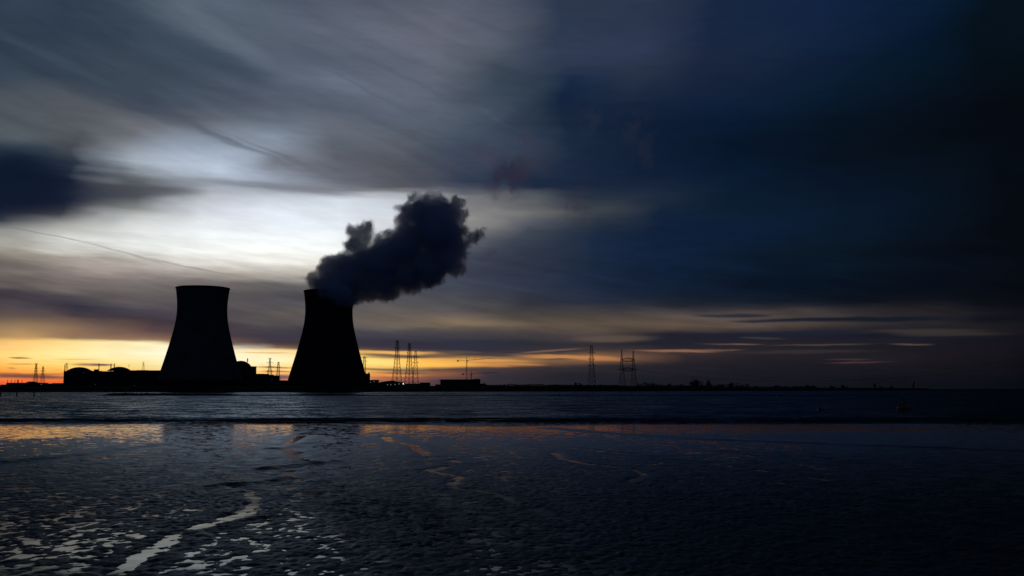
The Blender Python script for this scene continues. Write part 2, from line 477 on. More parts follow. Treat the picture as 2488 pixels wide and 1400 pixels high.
    BL = [
        (55, 914, 110, 6, 2, (108, 74, 66), 0.95, 0), (70, 909, 130, 2.5, -1, (170, 100, 60), 0.6, 0),
        (65, 870, 22, 2.2, 1, (150, 110, 65), 0.9, 0), (62, 884, 30, 2, 1, (185, 130, 75), 0.7, 0),
        (215, 887, 45, 3.2, 1, (150, 105, 75), 0.85, 0), (232, 887, 20, 2, 0, (85, 70, 75), 0.8, 0),
        (35, 895, 10, 1.5, 0, (190, 130, 70), 0.8, 0),
        (180, 873, 40, 2, 0, (225, 175, 95), 0.6, 0),
        (640, 857, 80, 2, 1, (215, 170, 110), 0.7, 0), (660, 893, 60, 2.5, 1, (180, 125, 85), 0.9, 0),
        (680, 903, 50, 2.5, 1, (175, 110, 80), 0.8, 0), (690, 916, 40, 7, 0, (85, 80, 92), 0.9, 0),
        (930, 857, 110, 5, 1, (225, 170, 95), 0.8, 0), (985, 857, 90, 4, 0, (232, 176, 96), 0.8, 0),
        (960, 864, 120, 4.5, 2, (78, 66, 68), 0.8, 0),
        (985, 868, 200, 3, 0, (100, 80, 70), 0.35, 0),
        (930, 904, 60, 3, 3, (235, 170, 85), 0.7, 0), (950, 912, 70, 3.5, 3, (235, 145, 80), 0.85, 0),
        (905, 898, 40, 3, 2, (240, 180, 95), 0.7, 0),
        (940, 899, 110, 4, 1, (85, 72, 72), 0.75, 0), (975, 907, 90, 3.5, 1, (80, 68, 70), 0.7, 0),
        (1040, 902, 60, 2.5, 0, (110, 84, 68), 0.6, 0),
        (1000, 918, 120, 4, 0, (100, 72, 70), 0.5, 0),
        (1180, 876, 120, 3.5, 1, (215, 155, 85), 0.75, 0), (1240, 884, 90, 3, 2, (190, 130, 85), 0.8, 0),
        (1190, 862, 120, 5, 2, (60, 54, 60), 0.7, 0), (1300, 860, 120, 2.5, 3, (44, 44, 56), 0.8, 0),
        (1355, 868, 110, 6, 2, (195, 135, 82), 0.8, 0), (1350, 873, 50, 1.8, 1, (75, 62, 60), 0.8, 0),
        (1450, 870, 90, 6, 3, (190, 125, 75), 0.7, 0), (1330, 853, 100, 3, -4, (125, 98, 80), 0.6, 0),
        (1500, 823, 100, 8, 0, (95, 80, 72), 0.6, 0),
        (1640, 853, 110, 3.4, 1, (140, 98, 76), 0.9, 0), (1740, 851, 70, 2, 0, (105, 80, 68), 0.8, 0),
        (1765, 837, 85, 2.6, 1, (110, 86, 72), 0.85, 0), (1680, 835, 160, 5, 0, (25, 30, 46), 0.7, 0),
        (1650, 845, 100, 3, 0, (25, 30, 46), 0.6, 0),
        (1780, 768, 85, 4, 2, (38, 42, 54), 0.9, 0), (1820, 766, 50, 4, 4, (34, 38, 52), 0.8, 0),
        (1960, 777, 170, 4.5, 0, (24, 29, 44), 0.95, 0), (2150, 776, 190, 7, 1, (16, 23, 38), 0.9, 0),
        (1850, 781, 60, 3, 1, (36, 38, 50), 0.8, 0), (1900, 764, 90, 1.8, 0, (58, 54, 60), 0.8, 0),
        (2230, 805, 140, 6, 1, (62, 56, 54), 0.6, 0), (2300, 812, 120, 5, 1, (52, 48, 48), 0.7, 0),
        (1990, 838, 120, 2.2, 0, (76, 66, 64), 0.7, 0), (2210, 837, 50, 2.2, 1, (92, 72, 66), 0.7, 0),
        (2080, 881, 85, 2.2, -1, (80, 54, 56), 0.65, 0), (2060, 874, 60, 2, 0, (64, 50, 54), 0.7, 0),
        (1950, 855, 170, 5, 0, (60, 53, 54), 0.45, 0), (1930, 812, 190, 9, -1, (26, 31, 46), 0.8, 0),
        (2080, 827, 240, 3, 0, (24, 28, 42), 0.7, 0), (1850, 822, 60, 3, 2, (70, 62, 58), 0.5, 0),
        # contrails and slanting dark streaks
        (110, 568, 130, 1.8, 8, (110, 110, 108), 0.42, 0), (300, 614, 150, 2.4, 13, (140, 135, 130), 0.42, 0),
        (470, 650, 150, 2.6, 10, (132, 128, 122), 0.5, 0),
        (545, 338, 170, 7, 19, (92, 98, 110), 0.45, 0), (590, 353, 100, 2.4, 20, (100, 106, 116), 0.3, 0),
        (700, 388, 150, 6, 21, (92, 98, 110), 0.4, 0),
        (1040, 215, 260, 5, 22, (76, 85, 100), 0.3, 0), (880, 215, 160, 4, 24, (76, 86, 101), 0.3, 0),
        (440, 110, 260, 28, 19, (52, 66, 82), 0.5, 0), (330, 255, 260, 22, 16, (52, 64, 80), 0.5, 0),
        (600, 130, 220, 20, 22, (100, 110, 124), 0.35, 0), (520, 60, 160, 22, 30, (98, 110, 122), 0.35, 0),
        (150, 150, 200, 12, 20, (66, 80, 94), 0.3, 0),
        (330, 464, 140, 16, -4, (74, 76, 84), 0.7, 0), (180, 470, 160, 26, -2, (40, 48, 64), 0.5, 0),
        (50, 452, 150, 74, 4, (7, 21, 42), 0.92, 0),
        (640, 450, 170, 8, 2, (112, 118, 128), 0.5, 0), (460, 445, 120, 10, -5, (130, 137, 148), 0.5, 0),
        # torn steam drifting away
        (1432, 292, 30, 50, 15, (36, 42, 60), 0.55, 1), (1540, 305, 60, 48, -10, (32, 38, 56), 0.55, 1),
        (1565, 385, 32, 50, 5, (30, 36, 52), 0.55, 1), (1165, 375, 60, 40, 0, (62, 62, 78), 0.6, 1),
        (1240, 430, 70, 46, -35, (40, 40, 58), 0.95, 1), (1290, 370, 60, 60, -35, (52, 52, 68), 0.55, 1),
        (1190, 622, 40, 16, -6, (52, 52, 68), 0.8, 1), (1400, 490, 40, 50, 10, (44, 44, 58), 0.55, 1),
    ]
    for (px, py, rx, ry, tilt, c, st, kind) in BL:
        a, e = azel(px, py)
        mp = N.new("ShaderNodeMapping")
        mp.vector_type = "TEXTURE"
        mp.inputs["Location"].default_value = (a, e, 0)
        mp.inputs["Rotation"].default_value = (0, 0, -math.radians(tilt))
        mp.inputs["Scale"].default_value = (rx * 1.25 / F, ry * 1.35 / F, 1)
        L.new(rvec if kind else bvec, mp.inputs["Vector"])
        g = N.new("ShaderNodeTexGradient")
        g.gradient_type = "SPHERICAL"
        L.new(mp.outputs[0], g.inputs["Vector"])
        fac = maprange(g.outputs["Fac"], 0.0, 0.75, 0.0, st)
        if kind:
            fac = math_("MULTIPLY", fac, n_mask)
        acc = mixc(fac, acc, lin(c))

    # darker overhead and behind the viewer
    front = maprange(sep.outputs[1], 0.45, 0.84)
    acc = mixc(front, (0.0075, 0.0130, 0.0340, 1), acc)
    high = maprange(el, math.radians(20), math.radians(48), 0.0, 1.0)
    acc = mixc(high, acc, (0.009, 0.013, 0.022, 1))

    # faint clear-air glow
    sky = N.new("ShaderNodeTexSky")
    sky.sky_type = "NISHITA"
    sky.sun_disc = False
    sky.sun_elevation = SUN_EL
    sky.sun_rotation = SUN_AZ
    sky.altitude = 0
    vs = N.new("ShaderNodeVectorMath")
    vs.operation = "SCALE"
    L.new(sky.outputs[0], vs.inputs[0])
    vs.inputs["Scale"].default_value = 0.0004
    va = N.new("ShaderNodeVectorMath")
    va.operation = "ADD"
    L.new(acc, va.inputs[0])
    L.new(vs.outputs[0], va.inputs[1])
    # the clouds are given as seen brightness; the Background works at a tenth
    vx = N.new("ShaderNodeVectorMath")
    vx.operation = "SCALE"
    L.new(va.outputs[0], vx.inputs[0])
    vx.inputs["Scale"].default_value = 10.5
    L.new(vx.outputs[0], bg.inputs["Color"])
    bg.inputs["Strength"].default_value = 0.1
    w.cycles.sampling_method = "MANUAL"
    w.cycles.sample_map_resolution = 512


build_world()

sun = bpy.data.lights.new("sun", "SUN")
sun.energy = 0.12
sun.angle = math.radians(0.5)
sun.color = (1.0, 0.62, 0.32)
suno = bpy.data.objects.new("sun", sun)
COL.objects.link(suno)
sd = ray(*SUN_PX).normalized()
suno.rotation_euler = (-sd).to_track_quat("-Z", "Y").to_euler()
suno.location = sd * 3000

# ------------------------------------------------------------------ water material
def water_material(name, tint, rough, scales, bias=0.0):
    """scales: (x frequency, y frequency, slope)"""
    m = bpy.data.materials.new(name)
    m.use_nodes = True
    nt = m.node_tree
    N, L = nt.nodes, nt.links
    b = N["Principled BSDF"]
    b.inputs["Base Color"].default_value = tint + (1,)
    b.inputs["Roughness"].default_value = rough
    b.inputs["IOR"].default_value = 1.333
    tc = N.new("ShaderNodeTexCoord")
    g = N.new("ShaderNodeNewGeometry")
    prev = g.outputs["Normal"]
    for (sx, sy, w) in scales:
        mp = N.new("ShaderNodeMapping")
        mp.inputs["Scale"].default_value = (sx, sy, 1)
        mp.inputs["Rotation"].default_value = (0, 0, 0.12)
        L.new(tc.outputs["Object"], mp.inputs["Vector"])
        n = N.new("ShaderNodeTexNoise")
        n.noise_dimensions = "2D"
        n.inputs["Scale"].default_value = 1.0
        n.inputs["Detail"].default_value = 2
        n.inputs["Distortion"].default_value = 0.3
        L.new(mp.outputs[0], n.inputs["Vector"])
        a = N.new("ShaderNodeVectorMath")
        a.operation = "SUBTRACT"
        L.new(n.outputs["Color"], a.inputs[0])
        a.inputs[1].default_value = (0.5, 0.5 + bias, 0.5)
        k = N.new("ShaderNodeVectorMath")
        k.operation = "MULTIPLY_ADD"
        L.new(a.outputs[0], k.inputs[0])
        k.inputs[1].default_value = (w * 0.55, w, 0)
        L.new(prev, k.inputs[2])
        prev = k.outputs[0]
    nn = N.new("ShaderNodeVectorMath")
    nn.operation = "NORMALIZE"
    L.new(prev, nn.inputs[0])
    L.new(nn.outputs[0], b.inputs["Normal"])
    return m


M_WATER = water_material("river_water", (0.006, 0.012, 0.018), 0.14,
                         [(0.045, 0.06, 0.42), (0.22, 0.40, 0.60), (0.9, 1.4, 0.45)], 0.12)
MUD_Y1 = EYE * F / (1028.0 - HOR)           # waterline distance
SLOPE = 0.002


def build_river():
    ys = np.concatenate([np.arange(MUD_Y1 - 1.2, MUD_Y1 + 32, 0.16), MUD_Y1 + 32 + np.geomspace(1, 59000, 60)])
    xs = np.concatenate([-np.geomspace(60000, 141, 26), np.arange(-140, 140.01, 0.6), np.geomspace(141, 60000, 26)])
    X, Y = np.meshgrid(xs, ys)
    s = Y - MUD_Y1 + 2.2 * (vnoise(X * 0.03, Y * 0, seed=5) - 0.5) + 0.016 * X * 0
    phase = s * 1.15 + 3.2 * fbm(X * 0.035, Y * 0.05, octaves=3, seed=11)
    rid = 1 - np.abs(np.sin(phase * 0.5))
    rid = rid ** 1.7
    env = np.clip((s - 0.6) / 2.5, 0, 1) * np.clip((27 - s + 8 * fbm(X * 0.02, Y * 0.03, octaves=2, seed=2)) / 14, 0, 1)
    vary = 0.55 + 0.9 * vnoise(X * 0.06, Y * 0.12, seed=21)
    Z = 0.36 * rid * env * vary
    Z += 0.05 * env * fbm(X * 0.5, Y * 0.9, octaves=3, seed=31)
    Z = np.where(np.abs(X) > 141, 0, Z)
    o = grid_obj("river_water", X, Y, Z, M_WATER)
    tag(o, kind="structure")


build_river()


# ------------------------------------------------------------------ mudflat
def seg_dist(X, Y, pts, reach=6.0):
    """distance to a polyline with a width at each point; returns d - w (metres)"""
    best = np.full(X.shape, 1e3)
    for (x0, y0, w0), (x1, y1, w1) in zip(pts[:-1], pts[1:]):
        m = (X > min(x0, x1) - reach) & (X < max(x0, x1) + reach) & (Y > min(y0, y1) - reach) & (Y < max(y0, y1) + reach)
        if not m.any():
            continue
        x, y = X[m], Y[m]
        dx, dy = x1 - x0, y1 - y0
        t = np.clip(((x - x0) * dx + (y - y0) * dy) / (dx * dx + dy * dy + 1e-9), 0, 1)
        d = np.hypot(x - (x0 + t * dx), y - (y0 + t * dy)) - (w0 + (w1 - w0) * t)
        best[m] = np.minimum(best[m], d)
    return best


def creek(pxs):
    out = []
    for (px, py, wpx) in pxs:
        g = ground(px, py)
        out.append((g.x, g.y, wpx / F * g.y * 0.5))
    return out


CREEKS = [
    creek([(285, 1420, 46), (330, 1385, 46), (390, 1345, 44), (460, 1305, 46), (530, 1283, 50), (590, 1268, 56),
           (612, 1245, 38), (615, 1222, 34), (600, 1205, 30), (572, 1193, 24)]),
    creek([(705, 1155, 16), (690, 1163, 22), (712, 1168, 24), (730, 1177, 14)]),
    creek([(735, 1062, 8), (712, 1074, 10), (688, 1092, 18), (702, 1101, 22), (724, 1105, 14), (700, 1114, 14), (726, 1122, 22), (790, 1131, 12)]),
    creek([(935, 1064, 10), (950, 1076, 14), (985, 1081, 10), (1004, 1086, 10), (1016, 1099, 14), (1040, 1108, 15), (1036, 1113, 12)]),
    creek([(1030, 1151, 7), (1060, 1146, 7), (1082, 1141, 6), (1048, 1154, 8), (1088, 1161, 6), (1122, 1168, 10), (1104, 1182, 12),
           (1102, 1196, 14), (1150, 1201, 8), (1215, 1215, 12), (1258, 1240, 10)]),
    creek([(1095, 1124, 5), (1128, 1132, 6), (1100, 1124, 4)]),
    creek([(1343, 1104, 5), (1365, 1121, 7), (1408, 1131, 6), (1476, 1140, 5), (1540, 1150, 5), (1566, 1162, 8), (1528, 1183, 9), (1580, 1193, 5), (1660, 1208, 4)]),
    creek([(1270, 1083, 4), (1380, 1092, 4), (1480, 1104, 4), (1580, 1112, 4)]),
    creek([(1590, 1122, 4), (1720, 1131, 5), (1800, 1145, 5), (1930, 1162, 6), (2060, 1185, 6)]),
    creek([(1760, 1101, 4), (1900, 1112, 4), (2100, 1130, 5)]),
]
RIDGES = [
    creek([(-40, 1137, 5), (120, 1120, 6), (260, 1100, 5), (400, 1083, 3)]),
    creek([(520, 1192, 5), (600, 1186, 7), (690, 1174, 6), (700, 1172, 2)]),
    creek([(1330, 1040, 3), (1450, 1052, 4), (1700, 1070, 4), (2000, 1082, 5), (2500, 1103, 6)]),
    creek([(760, 1078, 4), (700, 1088, 6), (664, 1096, 5)]),
    creek([(640, 1148, 5), (720, 1138, 8), (800, 1130, 4)]),
]


def mud_height(X, Y):
    near = np.clip((80 - Y) / 40, 0, 1)
    far = np.clip((Y - 60) / 45, 0, 1)
    wx = X + 0.5 * fbm(X * 0.6, Y * 0.6, octaves=2, seed=61)
    h = 0.015 * fbm(wx * 0.70, Y * 0.48, octaves=4, seed=41, gain=0.55) + 0.036 * fbm(X * 2.4, Y * 1.8, octaves=3, seed=46, gain=0.6)
    h += 0.034 * near * fbm(X * 5.4, Y * 3.8, octaves=2, seed=49)
    h += 0.019 * fbm(X * 0.055, Y * 0.05, octaves=3, seed=51)
    h *= 1.0 - 0.62 * far
    h += 0.0118 - 0.0098 * far
    # drier towards the right
    h += 0.016 * np.clip((X - 3) / 16, 0, 1) * near
    h += 0.006 * np.clip((X / np.maximum(Y, 10) - 0.02) / 0.12, 0, 1) * np.clip((112 - Y) / 14, 0, 1)
    for n_c, c in enumerate(CREEKS):
        d = seg_dist(X, Y, c) + (0.06 if n_c == 0 else 0.0)
        wid = (0.10 if n_c == 0 else 0.16) + 0.0034 * Y
        rag = 0.24 * fbm(X * 1.3, Y * 0.7, octaves=3, seed=71)
        k = np.clip(0.5 - (d + rag) / (2 * wid), 0, 1)
        h = h - ((0.050 if n_c == 0 else 0.060) - 0.010 * far) * k + (0.040 + 0.024 * far) * np.exp(-((d - 2.2 * wid) / (1.5 * wid)) ** 2) * (1 - k)
    bits = np.clip(fbm(X * 1.5, Y * 0.9, octaves=3, seed=83) - 0.12, 0, 1)
    for c in CREEKS[:1]:
        d = seg_dist(X, Y, c)
        h = h + 0.11 * bits * np.clip(0.6 - d, 0, 1)
    for c in RIDGES:
        d = seg_dist(X, Y, c)
        wid = 0.3 + 0.005 * Y
        h = h + 0.15 * np.exp(-(np.maximum(d, 0) / wid) ** 2) * (0.5 + 0.9 * vnoise(X * 0.25, Y * 0.25, seed=77))
    return h * (1.0 - 0.45 * far)


def plane_z(Y):
    return SLOPE * (MUD_Y1 - Y)


def slate_film(m, tint, rough, wet_socket=None, wet=1.0):
    """dark ground under a tinted reflecting film, joined by the Fresnel term"""
    nt = m.node_tree
    N, L = nt.nodes, nt.links
    b = N["Principled BSDF"]
    out = [n for n in N if n.type == "OUTPUT_MATERIAL"][0]
    nrm = b.inputs["Normal"].links[0].from_socket
    d = N.new("ShaderNodeBsdfDiffuse")
    if b.inputs["Base Color"].links:
        L.new(b.inputs["Base Color"].links[0].from_socket, d.inputs["Color"])
    else:
        d.inputs["Color"].default_value = b.inputs["Base Color"].default_value
    g = N.new("ShaderNodeBsdfGlossy")
    g.inputs["Color"].default_value = tint + (1,)
    if b.inputs["Roughness"].links:
        L.new(b.inputs["Roughness"].links[0].from_socket, g.inputs["Roughness"])
    else:
        g.inputs["Roughness"].default_value = rough
    f = N.new("ShaderNodeFresnel")
    f.inputs["IOR"].default_value = 1.333
    for nd in (d, g, f):
        L.new(nrm, nd.inputs["Normal"])
    mu = N.new("ShaderNodeMath")
    mu.operation = "MULTIPLY"
    L.new(f.outputs[0], mu.inputs[0])
    if wet_socket is not None:
        L.new(wet_socket, mu.inputs[1])
    else:
        mu.inputs[1].default_value = wet
    mx = N.new("ShaderNodeMixShader")
    L.new(mu.outputs[0], mx.inputs[0])
    L.new(d.outputs[0], mx.inputs[1])
    L.new(g.outputs[0], mx.inputs[2])
    L.new(mx.outputs[0], out.inputs["Surface"])
    N.remove(b)


slate_film(M_WATER, (0.66, 0.77, 0.89), 0.14, wet=0.78)


def mud_material():
    m = bpy.data.materials.new("wet_mud")
    m.use_nodes = True
    nt = m.node_tree
    N, L = nt.nodes, nt.links
    b = N["Principled BSDF"]
    tc = N.new("ShaderNodeTexCoord")
    n = N.new("ShaderNodeTexNoise")
    n.inputs["Scale"].default_value = 0.8
    n.inputs["Detail"].default_value = 8
    L.new(tc.outputs["Object"], n.inputs["Vector"])
    r = N.new("ShaderNodeValToRGB")
    r.color_ramp.elements[0].color = (0.018, 0.018, 0.019, 1)
    r.color_ramp.elements[1].color = (0.045, 0.042, 0.041, 1)
    L.new(n.outputs["Fac"], r.inputs["Fac"])
    L.new(r.outputs[0], b.inputs["Base Color"])
    rr = N.new("ShaderNodeMapRange")
    L.new(n.outputs["Fac"], rr.inputs["Value"])
    rr.inputs["From Min"].default_value = 0.35
    rr.inputs["From Max"].default_value = 0.65
    rr.inputs["To Min"].default_value = 0.30
    rr.inputs["To Max"].default_value = 0.50
    L.new(rr.outputs[0], b.inputs["Roughness"])
    b.inputs["IOR"].default_value = 1.33
    sp = N.new("ShaderNodeSeparateXYZ")
    L.new(tc.outputs["Object"], sp.inputs[0])
    wob = N.new("ShaderNodeMath")
    wob.operation = "MULTIPLY_ADD"
    L.new(n.outputs["Fac"], wob.inputs[0])
    wob.inputs[1].default_value = 50
    L.new(sp.outputs[1], wob.inputs[2])
    wet = N.new("ShaderNodeMapRange")
    L.new(wob.outputs[0], wet.inputs["Value"])
    wet.inputs["From Min"].default_value = 60
    wet.inputs["From Max"].default_value = 115
    wet.inputs["To Min"].default_value = 0.36
    wet.inputs["To Max"].default_value = 0.95
    n2 = N.new("ShaderNodeTexNoise")
    n2.inputs["Scale"].default_value = 9.0
    n2.inputs["Detail"].default_value = 5
    L.new(tc.outputs["Object"], n2.inputs["Vector"])
    bp = N.new("ShaderNodeBump")
    bp.inputs["Strength"].default_value = 0.35
    bp.inputs["Distance"].default_value = 0.02
    L.new(n2.outputs["Fac"], bp.inputs["Height"])
    L.new(bp.outputs[0], b.inputs["Normal"])
    slate_film(m, (0.70, 0.79, 0.88), 0.4, wet.outputs[0])
    return m


M_MUD = mud_material()
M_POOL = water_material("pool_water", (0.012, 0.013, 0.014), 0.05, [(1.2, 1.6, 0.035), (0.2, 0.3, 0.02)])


def glow_tinted_film(m):  # reflected glow painted into the pool gloss by distance, no silt
    nt = m.node_tree
    N, L = nt.nodes, nt.links
    b = N["Principled BSDF"]
    out = [n for n in N if n.type == "OUTPUT_MATERIAL"][0]
    tc = N.new("ShaderNodeTexCoord")
    sp = N.new("ShaderNodeSeparateXYZ")
    L.new(tc.outputs["Object"], sp.inputs[0])
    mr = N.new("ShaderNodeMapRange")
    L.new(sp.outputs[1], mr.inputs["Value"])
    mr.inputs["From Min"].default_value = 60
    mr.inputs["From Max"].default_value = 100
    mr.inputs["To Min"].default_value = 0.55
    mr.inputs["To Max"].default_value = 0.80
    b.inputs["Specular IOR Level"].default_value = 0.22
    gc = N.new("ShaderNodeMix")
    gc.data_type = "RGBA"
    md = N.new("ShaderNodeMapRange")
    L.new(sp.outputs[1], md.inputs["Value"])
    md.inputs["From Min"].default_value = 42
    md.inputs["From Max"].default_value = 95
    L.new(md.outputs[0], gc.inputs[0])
    gc.inputs[6].default_value = (0.11, 0.12, 0.12, 1)  # near pools: sky reflection dimmed by a dark gloss colour
    gc.inputs[7].default_value = (0.60, 0.42, 0.42, 1)  # far pools: orange of the reflected sunset put into the gloss colour
    n = N.new("ShaderNodeTexNoise")
    n.inputs["Scale"].default_value = 0.35
    n.inputs["Detail"].default_value = 5
    L.new(tc.outputs["Object"], n.inputs["Vector"])
    k = N.new("ShaderNodeMapRange")
    L.new(n.outputs["Fac"], k.inputs["Value"])
    k.inputs["From Min"].default_value = 0.35
    k.inputs["From Max"].default_value = 0.6
    k.inputs["To Min"].default_value = 0.8
    k.inputs["To Max"].default_value = 1.25
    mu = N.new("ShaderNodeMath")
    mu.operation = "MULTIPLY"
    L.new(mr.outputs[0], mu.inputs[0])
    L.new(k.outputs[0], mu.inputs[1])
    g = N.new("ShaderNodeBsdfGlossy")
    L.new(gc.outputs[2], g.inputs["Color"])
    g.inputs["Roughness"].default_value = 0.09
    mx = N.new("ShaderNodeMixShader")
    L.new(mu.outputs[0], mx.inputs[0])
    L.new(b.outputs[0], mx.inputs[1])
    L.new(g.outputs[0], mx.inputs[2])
    L.new(mx.outputs[0], out.inputs["Surface"])


glow_tinted_film(M_POOL)


def build_mud():
    ys = np.concatenate([np.arange(-60, 18, 4.0), 18 + np.arange(0, 27, 0.085), 45 + np.arange(0, 25, 0.13),
                         70 + np.arange(0, MUD_Y1 - 70 + 0.3, 0.22)])
    nx = 1150
    u = np.linspace(-1, 1, nx)
    X = np.zeros((len(ys), nx))
    for j, y in enumerate(ys):
        # denser rows close by; the outermost columns reach far out to the sides
        half = 12 + 0.62 * max(y, 0)
        X[j] = u * half
    side = np.array([[-900, -400], [400, 900]])
    Y = np.repeat(ys[:, None], nx, 1)
    Z = mud_height(X, Y)
    Z = np.where(Y < 18, 0.03, Z) + plane_z(Y)
    edge = np.clip((MUD_Y1 - 0.2 - Y + 0.6 * (vnoise(X * 0.05, Y * 0, seed=91) - 0.5)) / 0.5, 0, 1)
    Z = Z * edge + (-0.25) * (1 - edge)
    XL = np.repeat(side[0][None], len(ys), 0)
    XR = np.repeat(side[1][None], len(ys), 0)
    YS = np.repeat(ys[:, None], 2, 1)
    zl = np.full(XL.shape, 0.02) + plane_z(YS)
    zl[-2:] = -0.25
    X = np.concatenate([XL, X, XR], 1)
    Z = np.concatenate([zl, Z, zl], 1)
    Y = np.concatenate([YS, Y, YS], 1)
    tag(grid_obj("mudflat", X, Y, Z, M_MUD), kind="structure")
    xs = np.array([-900, -200, 0, 200, 900.0])
    yy = np.array([10, 45, 80, 110, MUD_Y1 + 0.9])
    PX, PY = np.meshgrid(xs, yy)
    tag(grid_obj("tidal_pool_water", PX, PY, plane_z(PY) + 0.002, M_POOL), kind="structure")


build_mud()

# ------------------------------------------------------------------ far bank
SHORE = [(-2200, 953.0), (-600, 953.0), (0, 952.9), (700, 953.0), (1000, 952.3), (1400, 951.4), (1780, 949.9), (2250, 949.0), (3000, 948.6), (4200, 948.4)]
CREST = [(-2200, 938.5), (0, 938.0), (700, 938.0), (1040, 937.8), (1400, 937.8), (1780, 942.0), (2100, 942.6), (2245, 943.6), (2262, 946.2), (3000, 946.6), (4200, 947)]


def interp(tab, x):
    xs = [t[0] for t in tab]
    return float(np.interp(x, xs, [t[1] for t in tab]))


def shore_y(px):
    return EYE * F / (interp(SHORE, px) - HOR)


def build_bank():
    pxs = np.concatenate([np.arange(-2200, -100, 60), np.arange(-100, 2700, 5), np.arange(2700, 4200, 60)])
    rows = [[], [], [], [], [], [], []]
    for px in pxs:
        Y0 = shore_y(px)
        u = (px - 1244) / F
        crest = at(px, interp(CREST, px), Y0 + 35).z
        crest = max(1.2, crest) + 0.25 * float(fbm(np.array([px * 0.05]), np.array([0.3]), octaves=4, seed=8)[0])
        for k, (dy, z) in enumerate(((-6, -0.6), (4, 0.7), (18, crest * 0.62), (34, crest), (42, crest - 0.1), (62, 3.0), (9000, 3.0))):
            rows[k].append((u * (Y0 + dy), Y0 + dy, z))
    A = np.array(rows)
    o = grid_obj("river_bank", A[..., 0], A[..., 1], A[..., 2], M_GRASS, smooth=False)
    tag(o, kind="structure")


build_bank()
GZ = 3.0

# ------------------------------------------------------------------ breakwater
def build_breakwater():
    pxs = np.arange(240, 3200, 2.0)
    Y0 = 711.0
    prof = [(235, 0.0), (262, 0.9), (275, 1.75), (300, 1.9), (350, 1.75), (420, 1.8), (560, 1.3), (600, 0.6), (640, 0.75), (700, 0.7), (740, 1.2), (800, 1.5), (860, 1.2), (900, 0.5), (1100, 0.45), (1400, 0.55), (2000, 0.5), (3200, 0.5)]
    rows = [[], [], [], [], []]
    rnd = np.random.default_rng(3)
    for px in pxs:
        u = (px - 1244) / F
        h = interp(prof, px) * (0.85 + 0.3 * rnd.random())
        for k, (dy, fz) in enumerate(((0, -0.3), (1.5, 0.55), (3.5, 1.0), (5.5, 0.6), (8.0, -0.3))):
            z = h * fz * (0.9 + 0.2 * rnd.random()) if fz > 0 else -0.3
            rows[k].append((u * (Y0 + dy) + 0.3 * (rnd.random() - .5), Y0 + dy, z))
    A = np.array(rows)
    o = grid_obj("breakwater", A[..., 0], A[..., 1], A[..., 2], M_STONE, smooth=False)
    tag(o, "long low dark stone breakwater lying in the river in front of the far bank", "breakwater")


build_breakwater()

# ------------------------------------------------------------------ cooling towers
def tower_profile():
    Y = 1650.0
    pts = [(699.5, 63.2), (712, 61.6), (728, 59.6), (745, 58.6), (760, 58.7), (778, 60.3), (795, 63.2), (812, 67.2), (830, 71.6),
           (847, 76.0), (877.5, 84.6), (901, 91.5), (927, 99.0)]
    mpp = Y / F
    return [((945.5 - y) * mpp * 1.0 + EYE, w * mpp) for y, w in pts]


PROF = tower_profile()
PROF.sort()
TOP_Z = PROF[-1][0]
IN_Z = PROF[0][0]


def build_tower(px, py, Y, label, mshell, scale=1.0):
    c = at(px, py, Y)
    t = thing("cooling_tower", (c.x, Y, GZ), label, "cooling tower", "pair of nuclear cooling towers")
    zs = np.linspace(IN_Z, TOP_Z, 56)
    rs = np.interp(zs, [p[0] for p in PROF], [p[1] for p in PROF])
    rs = np.convolve(np.pad(rs, 2, mode="edge"), np.ones(5) / 5, "valid")
    rs = rs * scale
    zz = zs - GZ
    outer = [(float(r), float(z)) for r, z in zip(rs, zz)]
    inner = [(float(r) - 0.9, float(z)) for r, z in zip(rs, zz)][::-1]
    MB().lathe(outer + inner + [outer[0]], 128, cap=False).build("shell", mshell, t, smooth=True)
    rt = outer[-1][0]
    MB().lathe([(rt + 0.03, outer[-1][1] - 2.2), (rt + 0.9, outer[-1][1] - 2.0), (rt + 0.9, outer[-1][1] - 0.6), (rt + 0.03, outer[-1][1] - 0.5)], 128, cap=False).build("rim_ring", M_CONC2, t)
    rb = outer[0][0]
    MB().lathe([(rb + 0.03, outer[0][1] + 0.2), (rb + 0.8, outer[0][1] + 0.3), (rb + 0.8, outer[0][1] + 1.9), (rb + 0.03, outer[0][1] + 2.1)], 128, cap=False).build("lower_ring_beam", M_CONC2, t)
    n = 40
    for k in range(n):
        a0 = 2 * math.pi * k / n
        b = MB()
        for s in (-0.5, 0.5):
            a1 = a0 + s * 2 * math.pi / n
            b.bar((math.cos(a0) * (rb + 3.2), math.sin(a0) * (rb + 3.2), 0), (math.cos(a1) * (rb - 0.4), math.sin(a1) * (rb - 0.4), outer[0][1] + 0.1), 1.1, 6)
        b.build("support_column", M_CONC2, t)
    MB().lathe([(rb - 3.2, 0.05), (rb - 3.2, outer[0][1] + 2.0), (rb - 5, outer[0][1] + 3.0)], 96).build("fill_pack", M_ROOF, t)
    MB().lathe([(rb + 6, 0.0), (rb + 6, 1.6), (rb + 5.4, 1.6), (rb + 5.4, 0.0)], 96, cap=False).build("basin_wall", M_CONC2, t)
    zl = 90.0
    rl = float(np.interp(zl + GZ, zs, rs))
    for ang in (-105, -65):
        a = math.radians(ang)
        d = MB()
        d.box(-0.6, 0.6, -0.5, 0.5, -0.8, 0.8)
        o = d.build("obstruction_light", M_STEEL, t)
        o.location = (math.cos(a) * (rl + 0.55), math.sin(a) * (rl + 0.55), zl)
        o.rotation_euler = (0, 0, a + math.pi / 2)
    return t


